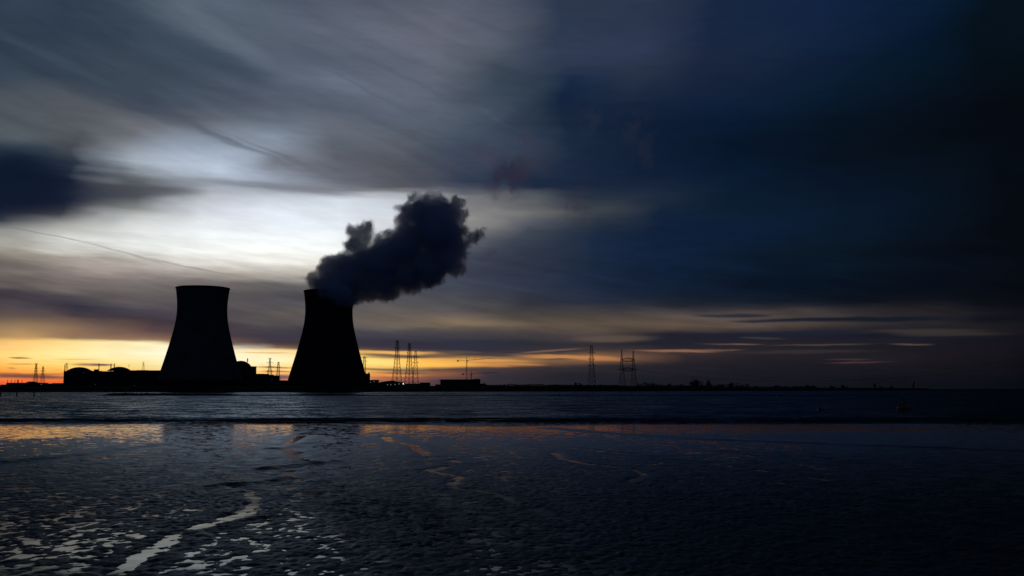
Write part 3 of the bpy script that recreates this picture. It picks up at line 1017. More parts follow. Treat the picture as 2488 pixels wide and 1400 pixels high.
build_tower(491.8, 745, 1650, "left cooling tower with open round rim and no steam above it", M_SHELL)
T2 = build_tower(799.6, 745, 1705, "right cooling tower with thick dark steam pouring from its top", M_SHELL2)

# ------------------------------------------------------------------ steam plume
def surface_nets(D, iso, origin, h):
    nx, ny, nz = D.shape
    ins = D > iso
    c = ins[:-1, :-1, :-1].astype(np.int8)
    tot = np.zeros((nx - 1, ny - 1, nz - 1), np.int8)
    pos = np.zeros((nx - 1, ny - 1, nz - 1, 3), np.float32)
    cnt = np.zeros((nx - 1, ny - 1, nz - 1), np.float32)

    def cor(i, j, k, A):
        return A[i:nx - 1 + i, j:ny - 1 + j, k:nz - 1 + k]
    corners = [(i, j, k) for i in (0, 1) for j in (0, 1) for k in (0, 1)]
    for cc in corners:
        tot += cor(*cc, ins).astype(np.int8)
    edges = []
    for a in corners:
        for ax in range(3):
            if a[ax] == 0:
                b = list(a)
                b[ax] = 1
                edges.append((a, tuple(b), ax))
    for a, b, ax in edges:
        A, B = cor(*a, D), cor(*b, D)
        cr = cor(*a, ins) != cor(*b, ins)
        den = np.where(np.abs(B - A) < 1e-9, 1, B - A)
        tt = np.clip((iso - A) / den, 0, 1)
        p = np.zeros(A.shape + (3,), np.float32)
        p[..., 0], p[..., 1], p[..., 2] = a
        p[..., ax] += tt
        pos += p * cr[..., None]
        cnt += cr
    act = (tot > 0) & (tot < 8)
    idx = -np.ones(act.shape, np.int64)
    idx[act] = np.arange(act.sum())
    ii = np.argwhere(act).astype(np.float32)
    V = (ii + pos[act] / np.maximum(cnt[act], 1)[:, None]) * h + np.array(origin, np.float32)
    Q = []
    for ax in range(3):
        o1, o2 = [(1, 2), (2, 0), (0, 1)][ax]
        sl0 = [slice(1, -1)] * 3
        sl1 = [slice(1, -1)] * 3
        sl0[ax] = slice(0, D.shape[ax] - 1)
        sl1[ax] = slice(1, D.shape[ax])
        a, b = ins[tuple(sl0)], ins[tuple(sl1)]
        cr = np.argwhere(a != b)
        fl = a[tuple(cr.T)]
        base = cr.copy()
        for o in (o1, o2):
            base[:, o] += 1           # lattice point index
        def cell(d1, d2):
            p = base.copy()
            p[:, o1] += d1
            p[:, o2] += d2
            return idx[tuple(p.T)]
        q = np.stack([cell(-1, -1), cell(0, -1), cell(0, 0), cell(-1, 0)], -1)
        q[~fl] = q[~fl][:, ::-1]
        Q.append(q)
    Q = np.concatenate(Q)
    Q = Q[(Q >= 0).all(1)]
    return V, Q


def volume_mat(name, color, density, aniso=0.3, absorb=None):
    m = bpy.data.materials.new(name)
    m.use_nodes = True
    nt = m.node_tree
    for n in list(nt.nodes):
        if n.type != "OUTPUT_MATERIAL":
            nt.nodes.remove(n)
    out = [n for n in nt.nodes if n.type == "OUTPUT_MATERIAL"][0]
    v = nt.nodes.new("ShaderNodeVolumePrincipled")
    v.inputs["Color"].default_value = color + (1,)
    v.inputs["Density"].default_value = density
    v.inputs["Anisotropy"].default_value = aniso
    if absorb:
        v.inputs["Absorption Color"].default_value = absorb + (1,)
    nt.links.new(v.outputs[0], out.inputs["Volume"])
    try:
        m.cycles.homogeneous_volume = True
    except Exception:
        pass
    return m


PUFFS = [  # px, py, radius px, weight
    (768, 679, 22, 1), (795, 668, 30, 1), (796, 634, 18, 1), (800, 650, 24, 1), (818, 652, 32, 1), (845, 655, 42, 1),
    (858, 606, 20, 1), (868, 580, 22, 1), (858, 562, 17, 1), (888, 558, 21, 1), (898, 549, 13, 1), (848, 606, 14, 1), (852, 598, 18, 1), (864, 592, 20, 1), (846, 618, 17, 1), (882, 584, 22, 1), (894, 572, 17, 1), (868, 618, 22, 1), (880, 600, 22, 1), (875, 560, 20, 1), (925, 592, 24, .85), (945, 577, 22, .8), (915, 612, 26, .95), (962, 588, 30, .9), (940, 610, 30, .95),
    (885, 640, 42, 1), (905, 628, 34, 1), (930, 645, 55, 1), (935, 600, 20, .8), (950, 580, 20, .75), (960, 615, 45, 1),
    (985, 605, 50, 1), (995, 560, 34, 1), (985, 535, 26, .95), (972, 512, 14, .8), (1000, 520, 30, 1), (1030, 525, 44, 1), (1040, 498, 28, 1), (1058, 500, 30, 1),
    (1075, 520, 40, 1), (1104, 497, 20, 1), (1112, 490, 14, .9), (1108, 525, 26, 1), (1060, 565, 60, 1), (1092, 585, 42, 1), (1112, 560, 22, 1), (1110, 610, 28, 1),
    (1085, 635, 38, 1), (1112, 640, 18, .9), (1040, 650, 50, 1), (990, 668, 46, 1), (940, 688, 42, 1), (890, 690, 42, 1), (850, 700, 34, 1),
    (820, 690, 38, 1), (852, 680, 48, 1), (905, 712, 20, 1), (935, 715, 16, 1), (955, 706, 18, 1), (800, 700, 34, 1), (780, 695, 26, 1), (800, 716, 40, 1), (840, 722, 26, 1),
    (790, 700, 22, 1, -44), (812, 706, 24, 1, -46), (832, 716, 24, 1, -44), (848, 726, 18, 1, -38), (858, 732, 12, 1, -24), (772, 688, 16, 1, -36), (866, 724, 16, 1, -10), (1120, 592, 16, 1), (1138, 587, 15, 1), (1153, 580, 15, 1), (1164, 572, 13, 1), (1172, 562, 10, .95), (1177, 552, 8, .9),
    (1008, 484, 15, .85), (992, 492, 12, .75), (1020, 492, 16, .9), (1115, 660, 14, .85),
]


def build_steam():
    Y = 1705.0
    mpp = Y / F
    h = 1.15
    lo = at(725, 770, Y)
    hi = at(1215, 455, Y)
    ox, oz = lo.x, lo.z
    nx = int((hi.x - lo.x) / h)
    nz = int((hi.z - lo.z) / h)
    ny = int(136 / h)
    oy = Y - 72
    gx = (ox + np.arange(nx) * h)[:, None, None]
    gy = (oy + np.arange(ny) * h)[None, :, None]
    gz = (oz + np.arange(nz) * h)[None, None, :]
    D = np.full((nx, ny, nz), -1.0, np.float32)
    rnd = np.random.default_rng(12)
    for (px, py, r, w, *off) in PUFFS:
        off = off[0] if off else None
        c = at(px, py, Y + (off or 0))
        R = r * mpp * 1.06
        copies = [(0.0, 1.0)] if r < 24 else [(0.0, 1.0), (-R * 0.5, 0.72), (R * 0.45, 0.7)]
        if r < 24:
            copies = [(float(rnd.uniform(-12, 12)), 1.0)]
        if off is not None:
            copies = [(float(off), 1.0)]
        for dy, s in copies:
            rr = R * s
            d = 1.0 - np.sqrt((gx - c.x) ** 2 + (gy - (Y + dy)) ** 2 * 1.0 + (gz - c.z) ** 2) / rr
            d = d * (rr / 26.0) * 1.0            # signed distance in units of 26 m
            D = np.maximum(D, d - (1 - w) * 0.25)
    # billows
    X3 = np.broadcast_to(gx, D.shape)
    Y3 = np.broadcast_to(gy, D.shape)
    Z3 = np.broadcast_to(gz, D.shape)
    near = D > -0.75
    x, y, z = X3[near], Y3[near], Z3[near]
    wv = 5.0 * fbm(x / 22, y / 22, z / 22, octaves=2, seed=5)
    wv2 = 5.0 * fbm(x / 22 + 7, y / 22, z / 22 + 5, octaves=2, seed=15)
    x2, z2 = x + wv, z + wv2
    n = np.zeros(x.shape, np.float32)
    a, s = 1.0, 22.0
    tot = 0
    for o in range(5):
        v = vnoise(x2 / s, y / s, z2 / s, seed=100 + o)
        v2 = 1 - np.abs(2 * v - 1)             # billow: creases inward, round outward
        n += a * (v2 - 0.64)
        tot += a
        a *= 0.74
        s *= 0.5
    n = n / tot
    # more torn towards the top right
    torn = np.clip((x - at(930, 600, Y).x) / 120, 0, 1)
    Dn = D.copy()
    Dn[near] = D[near] + n * (0.78 + 0.50 * torn) - 0.03 * torn
    # nothing outside the tower's mouth below the rim except the blown-over lip
    b = 2
    for sl in ((slice(0, b),), (slice(-b, None),), (slice(None), slice(0, b)), (slice(None), slice(-b, None)), (slice(None), slice(None), slice(0, b)), (slice(None), slice(None), slice(-b, None))):
        Dn[sl] = -1
    root = thing("steam_plume", (T2.location.x, Y, TOP_Z), "dark billowing steam cloud drifting right from the top of the right cooling tower", "steam")
    base = Vector(root.location)
    for nm, iso, mt in (("thin_veil", -0.04, volume_mat("steam_veil", (0.80, 0.80, 0.90), 0.030, 0.2)),
                        ("dense_core", 0.09, volume_mat("steam_core", (0.74, 0.88, 0.985), 0.075, 0.0))):
        V, Q = surface_nets(Dn, iso, (ox, oy, oz), h)
        o = mesh_np(nm, V - np.array(base), Q, mt, True)
        o.parent = root


build_steam()

# ------------------------------------------------------------------ buildings
def wx(px, Y):
    return at(px, 900, Y).x


def wz(py, Y, px=1244):
    return at(px, py, Y).z


def block(t, name, x0, x1, ytop, Y, depth, mat, z0=None, dy=0.0):
    """box between two photo columns, up to a photo row, in the thing's own frame"""
    o = Vector(t.location)
    b = MB()
    b.box(wx(x0, Y) - o.x, wx(x1, Y) - o.x, dy, dy + depth, (GZ if z0 is None else z0) - o.z, wz(ytop, Y, (x0 + x1) / 2) - o.z)
    return b.build(name, mat, t)


def pole(t, name, px, ytop, ybot, Y, w, mat, dy=5.0, sides=8):
    o = Vector(t.location)
    x = wx(px, Y) - o.x
    b = MB().bar((x, dy, wz(ybot, Y, px) - o.z), (x, dy, wz(ytop, Y, px) - o.z), w, sides)
    return b.build(name, mat, t)


def dome(t, cx, ytop, ybase, halfw, Y, dy, mat):
    o = Vector(t.location)
    zt, zb = wz(ytop, Y, cx) - o.z, wz(ybase, Y, cx) - o.z
    hw = halfw * Y / F
    H = zt - zb
    R = (hw * hw + H * H) / (2 * H)
    pr = []
    for k in range(15):
        z = H * k / 14
        pr.append((math.sqrt(max(R * R - (z + R - H) ** 2, 0.01)), zb + z))
    pr[-1] = (0.05, zt)
    x = wx(cx, Y) - o.x
    return MB().lathe(pr, 48, x, dy, 0).build("dome", mat, t, smooth=True)


def cyl(t, name, cx, ytop, halfw, Y, dy, mat):
    o = Vector(t.location)
    x = wx(cx, Y) - o.x
    zt = wz(ytop, Y, cx) - o.z
    hw = halfw * Y / F
    return MB().lathe([(hw, GZ - o.z), (hw, zt - 1.0), (hw + 0.8, zt - 1.0), (hw + 0.8, zt), (hw - 1, zt + 0.01)], 48, x, dy, 0).build(name, mat, t)


Yb = 1780.0
# twin reactor block
t = thing("reactor_building", (wx(275, Yb), Yb, GZ), "long flat block with two low round domes left of the cooling towers", "reactor building")
w_ = block(t, "wall", 155, 420, 902.2, Yb, 60, M_CONC2)
block(t, "roof_edge", 154.6, 230, 901.6, Yb - 0.6, 62, M_ROOF, z0=wz(903.5, Yb), dy=-0.6)
cyl(t, "containment_wall", 194, 900.5, 31, Yb, 36, M_CONC)
cyl(t, "containment_wall", 290, 900.3, 29.5, Yb, 36, M_CONC)
dome(t, 193, 892, 903, 30.5, Yb + 36, 36, M_CONC)
dome(t, 290, 891.2, 901.5, 28, Yb + 36, 36, M_CONC)
block(t, "upper_storey", 316, 396, 899.8, Yb, 40, M_CLAD, z0=wz(902.2, Yb) + 0.003, dy=4)
block(t, "upper_storey", 328, 352, 899.2, Yb, 12, M_CLAD, z0=wz(899.8, Yb) + 0.1, dy=8)
block(t, "plant_room", 225, 231, 897.4, Yb, 8, M_CLAD, z0=wz(902.2, Yb) + 0.003, dy=6)
block(t, "plant_room", 300, 318, 900.6, Yb, 10, M_CLAD, z0=wz(902.2, Yb) + 0.003, dy=1.5)
pole(t, "lightning_mast", 155.6, 884, 903, Yb, 0.95, M_STEEL, 2)
pole(t, "lightning_mast", 294.3, 884, 891.5, Yb, 0.6, M_STEEL, 36)
pole(t, "roof_mast", 233.3, 882.5, 902.5, Yb, 1.5, M_STEEL, 12)
pole(t, "vent_stack", 258.2, 883, 902.5, Yb, 1.7, M_STACK, 20, 12)
pole(t, "vent_stack", 264.2, 882.6, 902.5, Yb, 1.4, M_STACK, 24, 12)
for px, yy in ((203, 906), (233, 934), (328, 937)):
    o = Vector(t.location)
    b = MB().box(-0.5, 0.5, -0.15, 0.15, -0.5, 0.5).build("wall_lamp", M_LAMPFAINT, t)
    b.location = (wx(px, Yb) - o.x, -0.2, wz(yy, Yb, px) - o.z)

# third reactor
t = thing("reactor_building", (wx(590, Yb), Yb, GZ), "tall round reactor building with a domed roof and short stack beside the left tower", "reactor building")
cyl(t, "containment_wall", 586, 889.6, 25.6, Yb, 30, M_CONC)
dome(t, 584.5, 876.6, 889.6, 24.6, Yb + 30, 30, M_CONC)
block(t, "side_building", 600, 612.2, 890.6, Yb, 26, M_CLAD)
pole(t, "vent_stack", 590, 869.6, 879, Yb, 1.9, M_STACK, 30, 12)

# lower halls between the towers
t = thing("plant_hall", (wx(640, Yb), Yb - 15, GZ), "stepped dark turbine hall running from the domed building towards the right tower", "plant hall")
Yh = Yb - 15
block(t, "hall_wall", 612.6, 641, 908.2, Yh, 40, M_CLAD)
block(t, "hall_wall", 641.2, 668, 912.6, Yh, 36, M_CLAD)
block(t, "roof_unit", 645, 650, 908.6, Yh, 6, M_STEEL, z0=wz(912.6, Yh) + 0.003, dy=6)
block(t, "roof_unit", 651, 661, 910.4, Yh, 6, M_STEEL, z0=wz(912.6, Yh) + 0.003, dy=8)
block(t, "annex", 668.2, 691.6, 924.0, Yh, 30, M_CONC2)
o = Vector(t.location)
b = MB().box(-0.5, 0.5, -0.15, 0.15, -0.5, 0.5).build("wall_lamp", M_LAMPFAINT, t)
b.location = (wx(661, Yh) - o.x, -0.2, wz(922, Yh, 661) - o.z)

t = thing("pipe_bridge", (wx(697, Yh), Yh - 20, GZ), "small pipe bridge with red sky under it at the right tower's left foot", "pipe bridge")
Yp = Yh - 20
block(t, "deck", 690, 706, 924.2, Yp, 5, M_STEEL, z0=wz(926.8, Yp))
block(t, "trestle", 690.2, 692.6, 926.7, Yp, 5, M_STEEL)
block(t, "trestle", 699.0, 701.2, 926.7, Yp, 5, M_STEEL)
o = Vector(t.location)
pts = [(692.6, 931.5), (694.8, 937.2), (696.2, 937.2), (699.0, 930.5), (699.0, 940), (692.6, 940)]
MB().prism([(wx(px, Yp) - o.x, wz(py, Yp, px) - o.z) for px, py in pts], 1, 4).build("pipe_stack", M_STACK, t)

# pump house right of the tower
Yq = 1690.0
t = thing("pump_house", (wx(893, Yq), Yq, GZ), "narrow block with a thin chimney against the right foot of the right tower", "pump house")
block(t, "wall", 884, 896.6, 908, Yq, 14, M_CONC2)
pole(t, "chimney", 894.9, 904.6, 909, Yq, 2.2, M_STACK, 6, 12)

t = thing("service_building", (wx(908, Yq), Yq, GZ), "small flat-roofed building with white lamps just right of the right tower", "building")
block(t, "wall", 897.6, 916.5, 926.5, Yq, 20, M_CLAD)
block(t, "roof", 899.4, 917.6, 923.0, Yq, 22, M_ROOF, z0=wz(926.4, Yq) + 0.002, dy=-1)
o = Vector(t.location)
for px, yy, mt in ((909.4, 927.2, M_LAMPDIM), (901, 929, M_LAMPDIM)):
    b = MB().box(-0.45, 0.45, -0.15, 0.15, -0.45, 0.45).build("wall_lamp", mt, t)
    b.location = (wx(px, Yq) - o.x, -1.3, wz(yy, Yq, px) - o.z)

t = thing("arched_hall", (wx(950, Yq), Yq, GZ), "low curved-roof hall with four dim lights under the pair of tall pylons", "hall")
o = Vector(t.location)
out = [(919, 941)] + [(px, py) for px, py in ((920, 929.5), (928, 928), (940, 926), (949, 925.2), (953, 924.8), (957, 926.6), (968, 927.6), (974, 929), (980, 931.5))] + [(981, 941)]
MB().prism([(wx(px, Yq) - o.x, wz(py, Yq, px) - o.z) for px, py in out], 0, 30).build("hall_shell", M_CLAD, t)
for px, yy in ((942, 935), (950, 934.6), (960.5, 934.6), (970, 933)):
    b = MB().box(-0.5, 0.5, -0.15, 0.15, -0.6, 0.6).build("lit_window", M_LAMPDIM, t)
    b.location = (wx(px, Yq) - o.x, -0.2, wz(yy, Yq, px) - o.z)

t = thing("storage_shed", (wx(1010, Yq), Yq, GZ), "long low box-shaped shed right of the curved-roof hall", "shed")
block(t, "wall", 981.5, 1020, 932.4, Yq, 24, M_CLAD)
block(t, "wall", 1020.2, 1043, 930.0, Yq, 24, M_CLAD)
block(t, "roof_edge", 1019.8, 1043.4, 929.6, Yq, 25, M_ROOF, z0=wz(930.0, Yq) + 0.002, dy=-0.5)

# lamp posts
def lamp_post(px, py, Y, label, mt, r):
    t = thing("lamp_post", (wx(px, Y), Y, GZ), label, "lamp post", "lit lamp posts of the plant")
    H = wz(py, Y, px) - GZ
    MB().bar((0, 0, 0), (0, 0, H), 0.3, 6).bar((0, 0, H), (0, -0.8, H + 0.15), 0.18, 6).build("pole", M_STEEL, t)
    MB().lathe([(0.05, -r), (r * 0.8, -r * 0.6), (r, 0), (r * 0.7, r * 0.6), (0.05, r)], 10, 0, -1.0, H).build("lamp_head", mt, t)


lamp_post(980.3, 932.8, 1684, "brightest white lamp post at the right end of the curved-roof hall", M_LAMP, 0.85)
lamp_post(901.4, 921.8, 1684, "white lamp post standing above the small flat-roofed building", mat_emit("lit_grey_lamp", (0.9, 0.95, 1.0), 0.8), 0.7)
lamp_post(102.6, 934.0, 1690, "dim lamp post among the low buildings at the far left", M_LAMPDIM, 0.6)

# low buildings at the far left
Yl = 1700.0
t = thing("low_workshop", (wx(60, Yl), Yl, GZ), "low dark workshop with a row of thin chimneys at the left edge", "workshop")
block(t, "wall", 17, 98, 930.2, Yl, 30, M_CLAD)
block(t, "end_wall", 2, 16.8, 934.5, Yl, 26, M_CLAD)
o = Vector(t.location)
MB().prism([(wx(px, Yl) - o.x, wz(py, Yl, px) - o.z) for px, py in ((62, 930), (66, 928), (71, 927), (77, 928.4), (82, 930))], 2, 22).build("curved_roof", M_ROOF, t)
for px, yt, w in ((17, 922.6, .8), (26, 922.6, .8), (34.6, 922.8, .8), (41.2, 922.2, 1.3), (43.8, 922.6, .9), (52, 922.8, .8)):
    pole(t, "chimney", px, yt, 930.6, Yl, w, M_STACK, 4)
t = thing("low_shed", (wx(125, Yl), Yl, GZ), "low plain shed between the left workshop and the domed block", "shed")
block(t, "wall", 98.4, 128, 932.0, Yl, 26, M_CONC2)
block(t, "wall", 128.2, 155, 931.0, Yl, 22, M_CONC2)
block(t, "roof_unit", 108, 113, 930.8, Yl, 4, M_STEEL, z0=wz(932.0, Yl) + 0.002, dy=5)

# construction hall right
Yc = 2080.0
t = thing("warehouse", (wx(1116, Yc), Yc, GZ), "long box-shaped warehouse with cranes above it right of the tall pylons", "warehouse")
block(t, "wall", 1070, 1149.6, 923.2, Yc, 60, M_CLAD)
block(t, "eaves", 1067.6, 1150, 922.2, Yc, 62, M_ROOF, z0=wz(923.2, Yc) + 0.002, dy=-1)
block(t, "tower_block", 1150.2, 1165.6, 921.0, Yc, 40, M_CONC2)
block(t, "annex", 1058, 1069.8, 934.2, Yc, 30, M_CLAD)
block(t, "annex", 1166, 1179.5, 932.2, Yc, 30, M_CLAD)
o = Vector(t.location)
ring = MB()
pr = []
for k in range(12):
    a0, a1 = math.radians(200 - k * 20), math.radians(200 - (k + 1) * 20)
    cx, cz, R = wx(1177, Yc) - o.x, wz(931.8, Yc) - o.z, 2.2
    ring.bar((cx + R * math.cos(a0), 2, cz + R * math.sin(a0)), (cx + R * math.cos(a1), 2, cz + R * math.sin(a1)), 0.7, 6)
ring.build("duct_bend", M_STEEL, t)

# ------------------------------------------------------------------ pylons
def lattice(b, prof, bays, w, cw=None):
    """four-legged lattice mast; prof = [(z, half width)]"""
    zs = [p[0] for p in prof]
    hs = [p[1] for p in prof]
    z0, z1 = zs[0], zs[-1]
    lev = [z0 + (z1 - z0) * (1 - (1 - k / bays) ** 1.25) for k in range(bays + 1)]
    for k in range(bays):
        za, zb = lev[k], lev[k + 1]
        ha, hb = float(np.interp(za, zs, hs)), float(np.interp(zb, zs, hs))
        ca = [(-ha, -ha), (ha, -ha), (ha, ha), (-ha, ha)]
        cb = [(-hb, -hb), (hb, -hb), (hb, hb), (-hb, hb)]
        for i in range(4):
            j = (i + 1) % 4
            b.bar((*ca[i], za), (*cb[i], zb), w * 1.2)
            b.bar((*ca[i], za), (*cb[j], zb), w * 0.6)
            b.bar((*ca[j], za), (*cb[i], zb), w * 0.6)
            b.bar((*cb[i], zb), (*cb[j], zb), w * 0.7)


def arm_bm(z, half, depth, w, hb):
    b = MB()
    for s in (-1, 1):
        for y in (-hb, hb):
            b.bar((0, y, z), (s * half, 0, z), w)
            b.bar((s * hb, y, z + depth), (s * half, 0, z), w * 0.8)
        b.bar((s * half, 0, z), (s * half, 0, z - depth * 0.8), w * 0.7)
    return b


def pylon(px, ytop, ybase, Y, prof_px, bays, w, label, arms=(), core=False, name="power_pylon", group=None, cap=True):
    zb = wz(ybase, Y, px)
    t = thing(name, (wx(px, Y), Y, GZ), label, "pylon", group)
    k = Y / F
    H = wz(ytop, Y, px) - GZ
    tb = zb - GZ
    prof = [(0, prof_px[0][1] * k * 1.04)] + [(tb + f * (H - tb), hw * k) for f, hw in prof_px]
    b = MB()
    lattice(b, prof, bays, w)
    if cap:
        ht = prof[-1][1]
        b.box(-ht - .2, ht + .2, -ht - .2, ht + .2, H - 0.9, H + 0.2)
    b.build("lattice_mast", M_STEEL, t)
    if core:
        MB().bar((0, 0, 0), (0, 0, H * 0.98), w * 2.6, 8).build("lift_shaft", M_STEEL, t)
    for (ya, half) in arms:
        z = wz(ya, Y, px) - GZ
        hb = float(np.interp(z, [p[0] for p in prof], [p[1] for p in prof]))
        arm_bm(z, half * k, 2.2, w * 0.9, hb).build("cross_arm", M_STEEL, t)
    return t


G = "river crossing pylons beside the plant"
pylon(964.6, 827.6, 930, 1930, [(0, 12.0), (0.4, 7.0), (0.72, 4.0), (1, 2.7)], 13, 0.52, "tallest lattice pylon, left of the pair right of the steaming tower", [(846, 9)], True, group=G)
pylon(994.2, 834.8, 931, 1980, [(0, 11.0), (0.4, 6.5), (0.72, 3.9), (1, 2.9)], 13, 0.52, "second tallest lattice pylon with a central shaft, just right of the tallest one", [(858, 6)], True, group=G)
pylon(1009.6, 853.4, 932, 2050, [(0, 7.2), (0.5, 4.0), (1, 1.9)], 11, 0.52, "slim open lattice pylon with arms to the right, third right of the steaming tower", [(868, 8), (882, 9), (895, 9)], False, group=G)
pylon(885.0, 866.6, 925, 2000, [(0, 5.0), (0.5, 3.2), (1, 1.9)], 11, 0.5, "half hidden lattice pylon against the right edge of the steaming tower", [(870, 6), (878, 8)], False)
pylon(655.4, 871, 915, 2150, [(0, 5.5), (0.55, 2.0), (1, 0.9)], 10, 0.6, "pylon with wide drooping arms on the skyline between the two towers", [(871.5, 4.5), (882, 8.5), (893, 10.5), (903.5, 9)], cap=False)
pylon(676.2, 880, 927, 2250, [(0, 4.6), (0.5, 2.7), (1, 1.5)], 10, 0.55, "plain lattice pylon right of the wide-armed one between the two towers", [(894, 6)])
pylon(87.4, 884, 931, 2150, [(0, 5.0), (0.5, 2.2), (1, 1.0)], 10, 0.48, "left pylon of the two behind the workshop at the far left", [(884.6, 3.6), (895, 3.8), (902, 4.4), (910, 4.2)], cap=False)
pylon(104.4, 890.5, 932, 2400, [(0, 5.0), (0.5, 2.0), (1, 0.8)], 9, 0.42, "right and lower pylon of the two behind the workshop at the far left", [(896, 3.5), (901.5, 6), (910, 6.2)], cap=False)
pylon(161.4, 883, 905, 2600, [(0, 3.2), (0.5, 2.0), (1, 1.0)], 8, 0.35, "faint distant pylon behind the left end of the domed block", [(883.5, 3), (892, 4)], cap=False)
pylon(348, 880.5, 903, 2700, [(0, 2.6), (0.5, 1.6), (1, 0.8)], 8, 0.28, "faint distant pylon above the flat roof just left of the left tower", [(881, 3.4), (888, 4)], cap=False)
pylon(1437.4, 839.8, 938.5, 2120, [(0, 9.6), (0.28, 7.2), (0.5, 4.6), (1, 2.4)], 12, 0.80, "single tall lattice pylon standing alone on the bank left of the twin-mast pylon", [(857, 9), (873, 8), (889, 11)])

# twin-mast portal pylon
Yt = 2200.0
t = thing("portal_pylon", (wx(1525, Yt), Yt, GZ), "twin-mast pylon joined by two lens-shaped crossbeams on the far bank", "pylon")
k = Yt / F
for px, yt in ((1510.8, 849.6), (1539.2, 851.6)):
    b = MB()
    H = wz(yt, Yt, px) - GZ
    lattice(b, [(0, 9.6 * k), (0.45 * H, 4.6 * k), (0.8 * H, 1.7 * k), (H, 0.5 * k)], 12, 0.78)
    m = b.build("lattice_mast", M_STEEL, t)
    m.location = (wx(px, Yt) - t.location.x, 0, 0)
for (x0, x1, ya, xl, xr, dep) in ((1511, 1540, 874.5, 1507.5, 1543.5, 4.2), (1511, 1540, 898, 1499, 1552, 4.2)):
    b = MB()
    n = 10
    xa, xb = wx(x0, Yt) - t.location.x, wx(x1, Yt) - t.location.x
    zc = wz(ya, Yt, 1525) - GZ
    prev = None
    for i in range(n + 1):
        f = i / n
        x = xa + (xb - xa) * f
        d = dep * k * (0.35 + 0.65 * math.sin(math.pi * f))
        cur = ((x, 0, zc + d), (x, 0, zc - d))
        if prev:
            b.bar(prev[0], cur[0], 1.9)
            b.bar(prev[1], cur[1], 1.9)
            b.bar(prev[i % 2], cur[(i + 1) % 2], 0.8)
        b.bar(cur[0], cur[1], 0.8)
        prev = cur
    b.bar((xa, 0, zc + 1), (wx(xl, Yt) - t.location.x, 0, zc), 1.5)
    b.bar((xb, 0, zc + 1), (wx(xr, Yt) - t.location.x, 0, zc), 1.5)
    b.build("crossbeam", M_STEEL, t)


def power_line(a, b, sag, label, w=0.22):
    a, b = Vector(a), Vector(b)
    o = MB()
    n = 48
    prev = None
    for i in range(n + 1):
        f = i / n
        p = a.lerp(b, f)
        p.z -= sag * 4 * f * (1 - f)
        if prev is not None:
            o.bar(prev - a, p - a, w, 5)
        prev = p
    ob = o.build("power_line", M_DARK)
    ob.location = a
    tag(ob, label, "power line", "cables hanging from the twin-mast pylon")


power_line(at(1543.5, 875, Yt), at(2620, 845, 1500), 42, "upper cable running right from the top crossbeam of the twin-mast pylon")
power_line(at(1552, 899, Yt), at(2620, 868, 1500), 30, "lower sagging cable running right from the bottom crossbeam of the twin-mast pylon", 0.32)

# ------------------------------------------------------------------ tower cranes
def crane(px, yapex, yjib, ybase, Y, xl, xr, yr, label, posts=()):
    t = thing("tower_crane", (wx(px, Y), Y, GZ), label, "crane", "tower cranes over the warehouse")
    k = Y / F
    zj = wz(yjib, Y, px) - GZ
    za = wz(yapex, Y, px) - GZ
    b = MB()
    lattice(b, [(0, 1.0), (zj, 1.0)], 22, 0.45)
    b.build("mast", M_STEEL, t)
    MB().bar((-0.9, 0, zj), (0, 0, za), 0.5).bar((0.9, 0, zj), (0, 0, za), 0.5).bar((0, 0, zj), (0, 0, za), 0.5).build("apex_frame", M_STEEL, t)
    x1, z1 = wx(xr, Y) - t.location.x, wz(yr, Y, xr) - GZ
    b = MB()
    n = 22
    prev = None
    for i in range(n + 1):
        f = i / n
        x, z = x1 * f, zj + (z1 - zj) * f
        cur = ((x, -.6, z), (x, .6, z), (x, 0, z + 1.3 * (1 - 0.75 * f)))
        if prev:
            for q in range(3):
                b.bar(prev[q], cur[q], 0.42)
            b.bar(prev[0], cur[2], 0.26)
            b.bar(prev[2], cur[1], 0.26)
        prev = cur
    b.build("jib", M_STEEL, t)
    xk = wx(xl, Y) - t.location.x
    MB().bar((0, -.5, zj), (xk, -.5, zj + 0.2), 0.5).bar((0, .5, zj), (xk, .5, zj + 0.2), 0.5).bar((0, 0, zj + 1.2), (xk, 0, zj + 0.8), 0.3).build("counter_jib", M_STEEL, t)
    MB().box(xk - 0.4, xk + 3.0, -0.9, 0.9, zj - 2.4, zj + 0.15).box(xk - 0.8, xk + 0.6, -0.7, 0.7, zj + 0.35, zj + 1.8).build("counterweight", M_CONC2, t)
    MB().box(0.9, 2.8, -1.0, 0.8, zj - 2.6, zj - 0.3).build("cab", M_CLAD, t)
    MB().bar((0, 0, za), (xk + 1.5, 0, zj + 0.9), 0.2).build("tie_bar", M_STEEL, t)
    MB().bar((0, 0, za), (x1 * 0.6, 0, zj + (z1 - zj) * 0.6 + 0.8), 0.16).build("tie_bar", M_STEEL, t)
    for (xp, yp) in posts:
        x = wx(xp, Y) - t.location.x
        f = x / x1
        MB().bar((x - 0.6, 0, zj + (z1 - zj) * f), (x + 0.5, 0, wz(yp, Y, xp) - GZ), 0.45).build("pendant_post", M_STEEL, t)


crane(1133.8, 865.4, 876.4, 920, 2180, 1111, 1203, 870.6, "taller tower crane with two small posts on its jib above the warehouse", ((1153.4, 864.4), (1171.6, 864.2)))
crane(1144.8, 899.4, 909.0, 922, 2260, 1123.5, 1206, 905.6, "lower tower crane half hidden behind the right end of the warehouse")

# ------------------------------------------------------------------ trees on the far bank
TREE_ME = []


